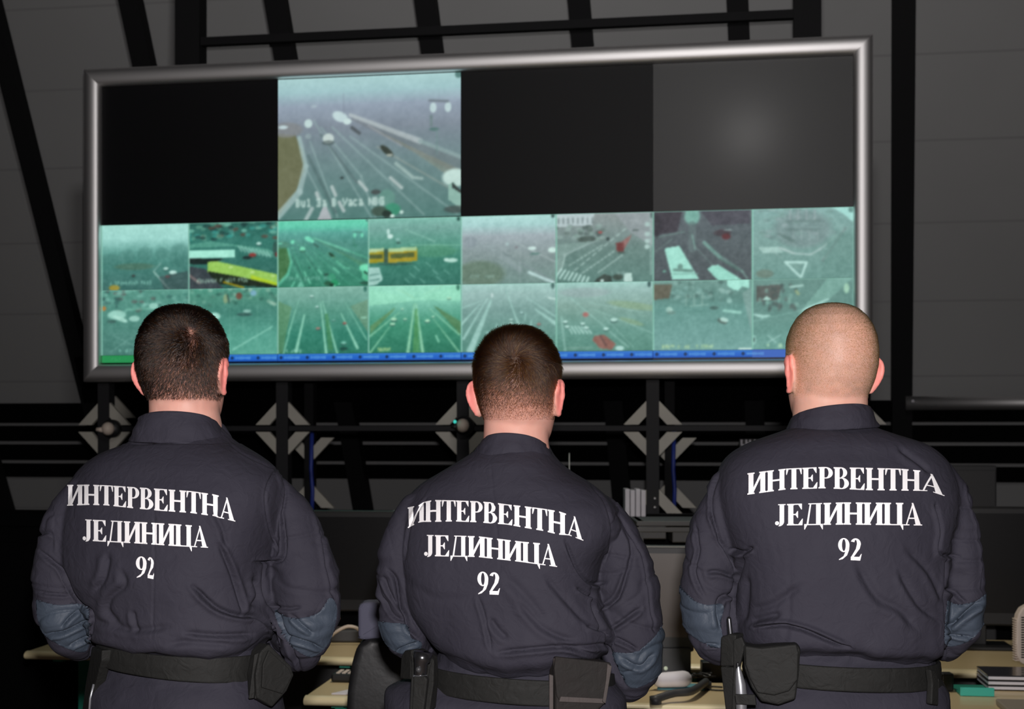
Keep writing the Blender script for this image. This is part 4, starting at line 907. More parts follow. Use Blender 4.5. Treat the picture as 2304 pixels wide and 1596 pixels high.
def build_person(P):
    D = P['D']; s = D/F; yaw = math.radians(P['yaw'])
    root = empty('person', (PX(P['cx'], 0, D).x, D, 0), P['label'], 'person', 'men in navy jackets standing with their backs turned')
    # ---------------- body: one continuous surface
    crown = PX(P['crown'][0], P['crown'][1], D+.02); hy = math.radians(P['head_yaw']); ch, sh = math.cos(hy), math.sin(hy); hs = P.get('hs', 1.0)
    def H(x, y, dz): return Vector((crown.x+(x*ch+y*sh)*hs, crown.y+(-x*sh+y*ch)*hs, crown.z+dz))
    bm = bmesh.new(); n = 40; rings = []
    for dz, hw, yb, yf in HEAD:
        yc, b = (yf+yb)/2, (yf-yb)/2
        rings.append([H(hw*abs(math.cos(t))**.93*(1 if math.cos(t) > 0 else -1), yc+b*math.sin(t), dz) for t in [2*math.pi*k_/n for k_ in range(n)]])
    add_loft(bm, rings)
    # face
    add_tube(bm, [H(0, .088, -.095), H(0, .104, -.125), H(0, .112, -.142)], [.007, .009, .011], 12, True)
    for q in (-1, 1):
        add_ball(bm, H(q*.011, .100, -.146), (.008, .009, .007), 10); add_ball(bm, H(q*.032, .078, -.098), (.020, .012, .008), 12)
        add_ball(bm, H(q*.032, .080, -.112), (.014, .012, .011), 12); add_ball(bm, H(q*.036, .062, -.145), (.018, .020, .018), 12)
    add_ball(bm, H(0, .090, -.175), (.022, .010, .0045), 12); add_ball(bm, H(0, .090, -.184), (.019, .010, .0055), 12); add_ball(bm, H(0, .080, -.218), (.02, .016, .014), 12)
    # ears: helix rim, bowl, lobe
    for q in (-1, 1):
        e = lambda y, z, o: H(q*(.0755+o), y, z)
        rim = [e(.012, -.112, .002), e(.004, -.103, .008), e(-.010, -.103, .015), e(-.020, -.114, .019), e(-.020, -.132, .019), e(-.012, -.150, .014), e(-.002, -.162, .008), e(.007, -.164, .004)]
        add_tube(bm, smooth_path([tuple(v) for v in rim]), [.0042]*4+[.0046]*20+[.0060]*5, 10, True)
        add_tube(bm, [e(.004, -.108, -.002), e(-.007, -.112, .014)], [(.010, .008), (.010, .006)], 10, True); add_tube(bm, [e(.004, -.126, -.002), e(-.012, -.128, .015)], [(.014, .007), (.012, .006)], 10, True)
        add_tube(bm, [e(.006, -.112, .002), e(-.008, -.132, .010), e(0, -.155, .004)], [(.011, .005), (.016, .006), (.009, .005)], 12, True)
    # neck, trunk, arms, legs
    nk = P['neck']                    # rows (py, xl, xr, b, yc)
    add_loft(bm, [section(D, *r[:5], 0, 36, 2.1) for r in nk][::-1])
    for t0, t1, a, b_, zz in ((0, 0, 0, 0, 0),):
        pass
    T = lower_rows(P['torso'])
    add_loft(bm, [section(D, r[0], r[1]+44, r[2]-44, r[3]-.045, r[4], yaw, 40, 2.3) for r in T if r[2]-r[1] > 190][::-1])
    add_tube(bm, [(PX(P['cx'], 0, D).x, D, 1.16), (PX(P['cx'], 0, D).x, D, 1.0), (PX(P['cx'], 0, D).x, D, .93)], [(.09, .13), (.09, .14), (.08, .12)], 24, True)
    hipx = [(PX(x, 0, D).x) for x in (P['cx']-78, P['cx']+78)]
    for i, x in enumerate(hipx):
        sx_ = -1 if i == 0 else 1
        add_tube(bm, [(x, D, 1.02), (x+sx_*.01, D, .80), (x+sx_*.03, D+.01, .50), (x+sx_*.05, D-.01, .10)], [.085, .075, .055, .04], 18, True)
    hands = []
    for key, sx_ in (('armL', -1), ('armR', 1)):
        A = P[key]; pts = [tuple(PX(a[0], a[1], D+a[3])) for a in A]
        rr = [max(.015, a[2]*s*.4) for a in A]
        add_tube(bm, [Vector(p) for p in smooth_path(pts, 3)], list(np.interp(np.linspace(0, 1, (len(pts)-1)*3+1), np.linspace(0, 1, len(pts)), rr)), 16, True)
        wr = Vector(pts[-1]); cxw = PX(P['cx'], 0, D).x
        tgt = Vector((cxw+sx_*.035, D+.30, wr.z-.03)); add_tube(bm, [wr, (wr+tgt)/2, tgt], [.022, .022, .022], 16, True)
        d = Vector((-sx_, .15, -.25)).normalized(); up = Vector((0, 1, 0)); lat = d.cross(up).normalized()
        palm = tgt+d*.05; add_tube(bm, [tgt, tgt+d*.045, tgt+d*.085], [(.016, .026), (.015, .038), (.013, .040)], 14, True)
        for fi, (off, ln) in enumerate(((-.030, .062), (-.010, .072), (.010, .068), (.029, .054))):   # four curled fingers
            b0 = tgt+d*.088+lat*off; p1 = b0+d*ln*.4-up*.006; p2 = p1+d*ln*.22-up*ln*.28; p3 = p2-d*ln*.12-up*ln*.26
            add_tube(bm, [b0, p1, p2, p3], [.0092, .0088, .0082, .0072], 10, True)
        b0 = tgt+d*.02-lat*.034*1; add_tube(bm, [b0, b0+d*.02-lat*.022-up*.01, b0+d*.045-lat*.028-up*.022], [.0115, .0100, .0088], 10, True)
    e, co, lap = remesh(bm, .0034, 3)
    nor = normals(e, co)
    # colour zones: R scalp hair shade, G ear pink
    rel = co-np.array(crown); lx = (rel[:, 0]*ch-rel[:, 1]*sh)/hs; ly = (rel[:, 0]*sh+rel[:, 1]*ch)/hs; lz = rel[:, 2]
    ear = (np.abs(lx) > .078) & (lz < -.097) & (lz > -.172) & (ly < .02)
    hl = P['nape']
    def hair_zone(lx, ly, lz, nz):
        z = np.clip((lz-hl+.014*nz)/.046+.5, 0, 1)**1.5                       # above the nape line
        face = np.clip((ly-.010-np.maximum(0, (lz+.10))*1.1+.004*nz)/.012, 0, 1)   # in front of the ears
        return z*(1-face)
    nz = vnoise(co, (90, 90, 90), 3)
    hz = hair_zone(lx, ly, lz, nz)*(1-ear)*(lz > -.26)
    fade = np.clip((lz-hl)/.10, 0, 1)**.8
    if P['buzz']: hz = hz*(.40+.25*nz*.5+.12*fade-.25*np.exp(-((lx-.02)**2+(lz+.06)**2)/.0012))
    else:
        hz = hz*(P['nape_shade']+(1-P['nape_shade'])*fade)
        W = P['whorl']; hx, hzz = proj(co); dd = np.hypot(hx-W[0], hzz-W[1]); wx, wy = hx-W[0], hzz-W[1]; nz2 = vnoise(co, (120, 120, 120), 8)
        hz = hz*(1-P['whorl_bald']*np.clip(.75+.6*nz2, 0, 1)*np.maximum(np.exp(-(dd/13)**2), .8*np.exp(-((wx-6)/10)**2-((wy-22)/22)**2)))
    col = np.zeros((len(co), 4), np.float32); col[:, 0] = np.clip(hz, 0, 1); col[:, 1] = ear*np.clip((np.abs(lx)-.076)/.01, 0, 1); col[:, 3] = 1
    ca = e.color_attributes.new('zone', 'FLOAT_COLOR', 'POINT'); ca.data.foreach_set('color', col.reshape(-1))
    e.polygons.foreach_set('use_smooth', [True]*len(e.polygons)); e.materials.clear(); e.materials.append(skin_mat('skin', P['skin'], P['scalp'])); e.update()
    body = bpy.data.objects.new('body', e); COL.objects.link(body); adopt(body, root)
    ev = bmesh.new()
    for q in (-1, 1): add_ball(ev, H(q*.032, .0845, -.113), (.012, .010, .010), 12)
    obj('eyes', ev, mat('eye white', (.75, .75, .73), .2), root, True)
    # ---------------- hair: thousands of short strands growing from the scalp
    tri = np.empty(len(e.loops), int); e.loops.foreach_get('vertex_index', tri)
    bvh = BVHTree.FromPolygons([tuple(c) for c in co], [tuple(p.vertices) for p in e.polygons])
    rs = np.random.RandomState(P['seed']); N = P['nhair']
    cen = H(0, 0, -.10); strands = []; rad = []
    Wd = (PX(P['whorl'][0], P['whorl'][1], 1.0)-Vector((0, 0, EYE))).normalized(); Wp = bvh.ray_cast(Vector((0, 0, EYE)), Wd)[0]
    tries = 0
    while len(strands) < N and tries < N*4:
        tries += 1
        v = Vector(rs.normal(size=3)).normalized()
        if v.z < -.75 or (v.y > .4 and rs.rand() < .6): continue
        h = bvh.ray_cast(cen+v*.3, -v)
        if h[0] is None: continue
        p, nn = h[0], h[1]; r = p-crown
        x_, y_, z_ = (r.x*ch-r.y*sh)/hs, (r.x*sh+r.y*ch)/hs, r.z
        if abs(x_) > .0785 and -.175 < z_ < -.095 and y_ < .03 and y_ > -.035: continue
        hzv = float(hair_zone(np.array([x_]), np.array([y_]), np.array([z_]), np.array([rs.uniform(-1, 1)]))[0])
        if rs.rand() > hzv*1.15: continue
        f_ = min(1, max(0, (z_-hl)/.11)); dW = (p-Wp)
        ln = P['len'][0]+(P['len'][1]-P['len'][0])*f_**P['len'][2]; ln *= rs.uniform(.7, 1.25)
        tg = dW-nn*dW.dot(nn)
        if tg.length < 1e-5: continue
        dist = tg.length; tg.normalize(); tg = (tg+Vector(rs.normal(size=3))*.9*math.exp(-dist/.012)).normalized(); tg = (tg-nn*tg.dot(nn)).normalized(); sw = tg.cross(nn); tg = (tg+sw*P['swirl']*math.exp(-dist/.06)).normalized()
        dn = Vector((0, 0, -1)); dn = (dn-nn*dn.dot(nn)); wdn = min(1, dist/.10)*P['down']*(1 if z_ < Wp.z-crown.z else 0)
        cl = Vector((math.sin(p.x*150+p.z*70), 0, math.cos(p.z*130-p.x*60)))*.12*min(1, ln/.012)    # locks lean together
        t = (tg*(1-wdn)+dn*wdn+Vector(rs.normal(size=3))*P['mess']+cl).normalized(); t = (t-nn*t.dot(nn)*.9).normalized()
        lift = P['lift']*rs.uniform(.6, 1.3)
        pts_ = []
        for k_ in range(4):
            q = k_/3; pts_.append(p+t*ln*q+nn*(ln*lift*(q-.45*q*q)*1.3+.0002-.0008*(k_ == 0)))
        strands.append(pts_)
    hc = bpy.data.hair_curves.new('hair'); hc.add_curves([4]*len(strands))
    arr = np.array([[tuple(q) for q in st_] for st_ in strands], np.float32).reshape(-1)
    hc.attributes['position'].data.foreach_set('vector', arr)
    ra = hc.attributes.get('radius') or hc.attributes.new('radius', 'FLOAT', 'POINT')
    ra.data.foreach_set('value', np.tile(np.array([1, .95, .8, .3], np.float32)*P['thick'], len(strands)))
    hm = bpy.data.materials.new('hair'); hm.use_nodes = True; nt = hm.node_tree; nt.nodes.remove(nt.nodes['Principled BSDF'])
    hb = nt.nodes.new('ShaderNodeBsdfHairPrincipled'); hb.model = 'CHIANG'; hb.parametrization = 'MELANIN'
    hb.inputs['Melanin'].default_value = P['mel'][0]; hb.inputs['Melanin Redness'].default_value = P['mel'][1]; hb.inputs['Random Color'].default_value = .5; hb.inputs['Roughness'].default_value = .35; hb.inputs['Radial Roughness'].default_value = .5
    if 'Random Roughness' in hb.inputs: hb.inputs['Random Roughness'].default_value = .3
    nt.links.new(hb.outputs[0], nt.nodes['Material Output'].inputs[0]); hc.materials.append(hm)
    ho = bpy.data.objects.new('hair', hc); COL.objects.link(ho); adopt(ho, root); ho['label'] = P['hair_label']
    # ---------------- jacket
    bm = bmesh.new()
    rows = smooth_path([tuple(r[:5]) for r in T], 3)
    add_loft(bm, [section(D, r[0], r[1], r[2], r[3], r[4], yaw) for r in rows][::-1])
    for key in ('armL', 'armR'):
        A = [tuple(a) for a in smooth_path(P[key], 4)]
        add_tube(bm, [PX(a[0], a[1], D+a[3]) for a in A], [(a[2]*s*.98, a[2]*s) for a in A], 28, True)
    e, co, lap = remesh(bm, .0026, 12)
    px, py = proj(co)
    hx = [h[0] for h in P['hem'][1]]; hd = [h[1] for h in P['hem'][1]]; base = P['hem'][0]   # hem line rises and falls
    torso_m = inside(px, py, P['torso_mask'])
    sft = np.interp(px, hx, hd); wt = np.clip((py-(base-110))/100, 0, 1)*torso_m*(co[:, 1] < D+.05)
    for _ in range(1):
        co[:, 2] -= sft*s*wt
    nor = normals(e, co); px, py = proj(co); back = np.clip((.35-nor[:, 1])/.3, 0, 1)*(co[:, 1] < D+.10)
    disp = np.zeros(len(co))
    disp += .0035*vnoise(co, (9, 6, 5), P['seed'])+.0016*vnoise(co, (22, 14, 13), P['seed']+1)
    arm_m = ~torso_m
    disp += arm_m*(.0040*vnoise(co, (14, 14, 30), P['seed']+2)+.0026*vnoise(co, (26, 26, 66), P['seed']+4)-.0030*np.exp(-(vnoise(co, (9, 9, 22), P['seed']+12)/.10)**2))
    low = np.clip((py-1330)/120, 0, 1); disp += -1.0*torso_m*back*.0022*np.exp(-(vnoise(co, (7, 5, 6), P['seed']+13)/.07)**2)*np.clip((py-1200)/150, 0, 1)
    disp += torso_m*low*.0032*vnoise(co, (34, 20, 12), P['seed']+3)
    for f_ in P['folds']:
        pts_, amp, wd = f_[0], f_[1], f_[2]; sd = f_[3] if len(f_) > 3 else 1; rg = f_[4] if len(f_) > 4 else .55
        sp_ = smooth_path(pts_, 4); d, si, run = poly_dist(px, py, sp_)
        tp = np.clip(np.minimum(run, 1-run)*6+.25, 0, 1); wd2 = wd*(.75+.25*tp)
        sg_ = d*si*sd
        wd2 = wd2*.85; disp += 1.6*back*tp*(-amp*np.exp(-(d/wd2)**2)+rg*amp*np.exp(-((sg_-2.0*wd2)/(1.3*wd2))**2))
    co = co+nor*disp[:, None]
    co = co+.25*lap(co)*(np.abs(disp) > 0)[:, None]
    # settle the elbow patches' outlines
    nor = normals(e, co); px, py = proj(co)
    pmask = []
    P['patches'] = [smooth_path(pl+[pl[0]], 4)[:-1] for pl in P['patches']]
    for pl in P['patches']:
        ins = inside(px, py, pl); d, si, run = poly_dist(px, py, pl, True); near = (d < 2.3) & (nor[:, 1] < .4) & (co[:, 1] < D+.08)
        # move nearby vertices onto the outline
        eps = .5; dx1, _, _ = poly_dist(px+eps, py, pl, True); dy1, _, _ = poly_dist(px, py+eps, pl, True)
        gx, gy = (dx1-d)/eps, (dy1-d)/eps
        co[near, 0] -= (gx*d)[near]*co[near, 1]/F; co[near, 2] += (gy*d)[near]*co[near, 1]/F
        pmask.append(ins | near)
    nor = normals(e, co); px, py = proj(co)
    fl = np.empty(len(e.polygons)*4, int)
    vid = [tuple(p.vertices) for p in e.polygons]
    e.polygons.foreach_set('use_smooth', [True]*len(e.polygons)); e.materials.clear(); e.materials.append(M['navy'])
    jk = bpy.data.objects.new('jacket', e); COL.objects.link(jk); adopt(jk, root)
    jk['label'] = 'navy jacket with white lettering on the back'
    cent = np.array([co[list(v)].mean(0) for v in vid]); cpx, cpy = proj(cent); cn = np.array([nor[v[0]] for v in vid])
    for q, pl in enumerate(P['patches']):
        sel = np.where(inside(cpx, cpy, pl) & (cn[:, 1] < .5) & (cent[:, 1] < D+.08))[0]
        used = sorted({i for f_ in sel for i in vid[f_]}); mp = {a: b_ for b_, a in enumerate(used)}
        vs = [tuple(co[i]+nor[i]*.0012) for i in used]; fs = [tuple(mp[i] for i in vid[f_]) for f_ in sel]
        pm = bmesh.new(); me = bpy.data.meshes.new('t'); me.from_pydata(vs, [], fs); pm.from_mesh(me); bpy.data.meshes.remove(me)
        skirt(pm, .0016)
        o = obj('elbow_patch', pm, M['patch'], jk, True); o['label'] = 'slate blue '+('left' if q == 0 else 'right')+' elbow patch'
    jb = BVHTree.FromPolygons([tuple(c) for c in co], vid)
    for txt, ctrl, xm, lb in P['text']: lettering(jk, jb, txt, ctrl, xm, lb)
    # stand collar: a closed band around the neck
    def band(name, top, bot, b_top, b_bot, yc, thick, m, parent, yw=0, n=72, seam=0, puff=.002):
        bm_ = bmesh.new(); R = []
        for lay in (0, 1):
            for t in (0, .12, .5, .88, 1):
                xl, xr = top[0]+(bot[0]-top[0])*t, top[1]+(bot[1]-top[1])*t
                bb = b_top+(b_bot-b_top)*t; ring_ = []
                g = -thick/s*lay
                base_ = section(D, 0, xl-g*0+lay*thick/s, xr-lay*thick/s, bb-lay*thick, yc, yw, n, 2.15)
                for v in base_:
                    fx = (v.x/s+1152-xl)/(xr-xl)
                    yt = top[2]+(top[3]-top[2])*fx; yb_ = bot[2]+(bot[3]-bot[2])*fx
                    fr_ = (D+yc-v.y)/bb*.5+.5              # 1 at the back, 0 at the throat
                    cu = max(-.7, 2*fr_-1); rise = top[4]*cu if len(top) > 4 else 0
                    py_ = (yt-rise)*(1-t)+yb_*t+(bot[4]*(fr_) if len(bot) > 4 else 0)*t; py_ = 972+(py_-972)*(D+yc-bb)/D
                    pf = puff*math.sin(math.pi*t)*(1-lay)
                    c0 = Vector(((xl+xr)/2*s-1152*s, D+yc, 0)); dr = Vector((v.x-c0.x, v.y-c0.y, 0)).normalized()
                    ring_.append(Vector((v.x, v.y, EYE+(972-py_)*s))+dr*pf)
                R.append(ring_)
        order = [R[i] for i in (0, 1, 2, 3, 4)]+[R[i] for i in (9, 8, 7, 6, 5)]
        V = [[bm_.verts.new(p) for p in r] for r in order]
        for a in range(len(V)):
            A_, B_ = V[a], V[(a+1) % len(V)]
            for i in range(n): bm_.faces.new((A_[i], A_[(i+1) % n], B_[(i+1) % n], B_[i]))
        bmesh.ops.recalc_face_normals(bm_, faces=bm_.faces)
        bmesh.ops.subdivide_edges(bm_, edges=bm_.edges[:], cuts=1, use_grid_fill=True, smooth=.3)
        c_ = np.array([v.co for v in bm_.verts]); dn_ = (vnoise(c_, (26, 26, 120), P['seed']+9)+.6*vnoise(c_, (60, 60, 200), P['seed']+10))*puff*(1.5 if name == 'collar' else .6)
        cc = c_.mean(0)
        for v, d_ in zip(bm_.verts, dn_):
            r_ = Vector((v.co.x-cc[0], v.co.y-cc[1], 0)).normalized(); v.co += r_*d_
        return obj(name, bm_, m, parent, True)
    cl = P['collar']; band('collar', cl['top'], cl['bot'], cl['b'][0], cl['b'][1], cl['yc'], .004, M['navy'], jk, 0)
    # ---------------- trousers, belt, boots
    bm = bmesh.new(); rows = smooth_path([tuple(r) for r in lower_rows(P['hips'])], 3)
    add_loft(bm, [section(D, r[0], r[1], r[2], r[3], 0, yaw, 48, 2.5) for r in rows][::-1])
    for i, x in enumerate(hipx):
        sx_ = -1 if i == 0 else 1
        add_tube(bm, [(x, D, .98), (x+sx_*.01, D, .80), (x+sx_*.03, D+.01, .50), (x+sx_*.045, D, .25), (x+sx_*.05, D, .15)], [.115, .105, .085, .08, .072], 28, True)
    e, co, lap = remesh(bm, .006, 6); nor = normals(e, co); px, py = proj(co)
    gth = np.clip((1560-py)/60, 0, 1)
    disp = .004*vnoise(co, (10, 8, 12), P['seed']+5)+.002*vnoise(co, (30, 20, 40), P['seed']+6)+gth*.0028*vnoise(co, (50, 40, 110), P['seed']+7)
    co = co+nor*disp[:, None]; normals(e, co)
    e.polygons.foreach_set('use_smooth', [True]*len(e.polygons)); e.materials.clear(); e.materials.append(M['navy2'])
    tr = bpy.data.objects.new('trousers', e); COL.objects.link(tr); adopt(tr, root)
    bl = P['belt']; belt = band('belt', (bl[0], bl[1], bl[2], bl[3], 0), (bl[0], bl[1], bl[4], bl[5], 0), bl[6], bl[6], 0, .006, M['belt'], root, yaw, 72, puff=.0012)
    belt['label'] = 'wide black webbing duty belt'
    bm = bmesh.new(); fy = D+bl[6]+.004; xx = PX(P['cx'], 0, D).x; zb_ = EYE+(972-(bl[2]+bl[4])/2)*s
    add_box(bm, xx-.03, xx+.03, fy, fy+.008, zb_-.03, zb_+.03, None, .003); obj('buckle', bm, M['plastic'], belt)
    for i, x in enumerate(hipx):
        sx_ = -1 if i == 0 else 1; X = x+sx_*.05; bm = bmesh.new()
        add_tube(bm, [(X, D-.02, .26), (X, D-.01, .12), (X, D+.0, .07)], [.062, .055, .05], 20, True)
        add_tube(bm, [(X, D-.05, .052), (X, D+.05, .058), (X+sx_*.01, D+.17, .042)], [(.045, .04), (.044, .046), (.034, .042)], 20, True)
        add_box(bm, X-.048, X+.048, D-.095, D+.21, 0, .03, None, .012)
        e, co, lap = remesh(bm, .006, 3); normals(e, co); e.polygons.foreach_set('use_smooth', [True]*len(e.polygons)); e.materials.clear(); e.materials.append(M['boot'])
        bo = bpy.data.objects.new('boot', e); COL.objects.link(bo); adopt(bo, root)
    return root, belt, jk

def lower_rows(rows):   # rows traced on the back surface, which is nearer than the silhouette plane
    return [(r[0]-(r[0]-972)*.055*min(1, max(0, (r[0]-1280)/160)),)+tuple(r[1:]) for r in rows]
L1, L2, L3 = 'ИНТЕРВЕНТНА', 'ЈЕДИНИЦА', '92'
def lb(t): return 'white printed lettering reading '+t
SK = (.80, .46, .37)
man1 = dict(D=2.66, cx=410, yaw=22, crown=(413, 689), head_yaw=14, hs=1.0, seed=11, label='person at the left, seen from behind, short dark hair with a bare whorl, navy jacket',
    neck=[(880, 330, 490, .062, .02), (925, 331, 487, .062, .02), (970, 326, 494, .066, .03), (1010, 300, 515, .07, .03)], nape=-.186, buzz=False, nape_shade=.25, whorl=(430, 748), whorl_bald=.75,
    mel=(.88, .45), nhair=46000, len=(.004, .010, .8), swirl=.8, down=.45, mess=.22, lift=.55, thick=.00019, hair_col=(.085, .052, .040), scalp=(.022, .014, .012), skin=SK, hair_label='cropped dark brown hair with a whorl',
    torso=[(955, 330, 490, .062, .03), (982, 302, 511, .072, .03), (1000, 268, 534, .088, .025), (1022, 214, 576, .100, .02), (1048, 174, 614, .112, .015), (1080, 150, 640, .122, .01), (1130, 136, 643, .134, 0), (1200, 126, 630, .142, 0), (1290, 137, 614, .146, 0), (1370, 184, 624, .142, 0), (1430, 202, 636, .146, 0), (1462, 206, 632, .148, 0), (1478, 212, 624, .140, 0), (1488, 228, 606, .118, 0), (1502, 238, 596, .108, 0)],
    torso_mask=[(120, 1000), (620, 1000), (640, 1100), (600, 1290), (600, 1370), (640, 1500), (640, 1600), (190, 1600), (205, 1400), (150, 1310), (120, 1240)],
    armR=[(606, 1105, 46, 0), (640, 1150, 56, 0), (668, 1225, 70, 0), (686, 1300, 79, 0), (690, 1370, 76, -.01), (686, 1428, 66, -.01), (670, 1462, 54, .03), (640, 1450, 52, .12), (590, 1430, 46, .20)],
    armL=[(188, 1110, 42, 0), (156, 1165, 52, 0), (140, 1235, 58, 0), (136, 1300, 62, 0), (141, 1360, 66, 0), (152, 1405, 60, 0), (172, 1436, 48, .03), (210, 1430, 48, .12), (270, 1420, 44, .20)],
    hem=(1480, [(205, -18), (300, -2), (350, -12), (470, 2), (560, -10), (630, -34)]),
    hips=[(1455, 240, 596, .112), (1490, 230, 602, .108), (1535, 224, 610, .110), (1570, 212, 628, .124), (1610, 203, 640, .135), (1720, 200, 646, .135), (1800, 215, 632, .125)],
    belt=(216, 612, 1466, 1486, 1512, 1546, .130),
    collar=dict(top=(308, 486, 950, 952, 26), bot=(288, 514, 994, 1002, 0), b=(.070, .088), yc=.022),
    patches=[[(82, 1350), (130, 1362), (172, 1359), (199, 1371), (200, 1410), (196, 1462), (160, 1462), (104, 1432), (86, 1395)],
             [(615, 1370), (640, 1386), (672, 1392), (718, 1378), (742, 1346), (757, 1368), (752, 1412), (736, 1452), (700, 1478), (655, 1452), (628, 1410)]],
    text=[(L1, [(152, 1092, 1139), (200, 1091.5, 1137), (240, 1093, 1138), (300, 1097, 1144.5), (360, 1101, 1150), (430, 1106, 1155), (480, 1113, 1162), (529, 1125, 1174)], [(0, 152), (.5, 333), (1, 529)], lb(L1)),
          (L2, [(187, 1169, 1217), (312, 1175, 1223.6), (389, 1179.5, 1229), (468, 1185, 1233)], [(0, 187), (1, 468)], lb(L2)),
          (L3, [(306, 1252, 1300), (333, 1253, 1301), (347, 1256, 1304)], [(0, 306), (.51, 332), (1, 347)], lb(L3))],
    folds=[([(87, 1240), (115, 1262), (134, 1278), (149, 1306), (163, 1337), (184, 1362), (208, 1382), (204, 1440)], .008, 4, 1, .3), ([(83, 1332), (120, 1337), (155, 1338)], .004, 4), ([(104, 1428), (146, 1422), (205, 1392)], .007, 4), ([(139, 1410), (155, 1392), (176, 1374)], .006, 4), ([(156, 1452), (180, 1440), (205, 1431)], .006, 3.5),
        ([(274, 1285), (280, 1317), (250, 1344), (243, 1376), (271, 1407)], .004, 9), ([(300, 1375), (309, 1425)], .003, 6), ([(346, 1130), (346, 1250), (344, 1440)], .0012, 2.2, 1, .2), ([(434, 1320), (479, 1362), (514, 1379), (549, 1386), (576, 1386), (604, 1407), (621, 1438)], .008, 6),
        ([(493, 1225), (521, 1289), (542, 1351), (549, 1382)], .005, 5.5, -1), ([(635, 1150), (638, 1252), (598, 1265), (573, 1265)], .007, 4), ([(597, 1268), (594, 1306), (602, 1348), (618, 1372), (642, 1435), (660, 1480), (677, 1511)], .009, 5, 1, .2), ([(573, 1303), (583, 1340), (569, 1365)], .006, 8), ([(417, 1424), (486, 1430), (569, 1428)], .005, 7), ([(380, 1450), (430, 1444), (520, 1450)], .003, 8),
        ([(625, 1050), (604, 1087), (597, 1129), (610, 1200), (632, 1245)], .0035, 3, 1, .3), ([(628, 1060), (643, 1101), (636, 1153)], .004, 4), ([(708, 1150), (729, 1206), (740, 1289), (757, 1358)], .005, 5), ([(615, 1365), (645, 1370), (674, 1368)], .005, 3.5), ([(655, 1385), (676, 1405), (703, 1425)], .006, 4.5), ([(625, 1408), (646, 1433), (694, 1449), (726, 1462)], .007, 4.5),
        ([(517, 1003), (560, 1030), (620, 1058)], .002, 3), ([(480, 1150), (500, 1190), (510, 1230)], .003, 7), ([(215, 1395), (300, 1418), (380, 1410)], .003, 9), ([(245, 1250), (235, 1300), (215, 1330)], .004, 8), ([(84, 1205), (105, 1198), (118, 1204)], .003, 4)])
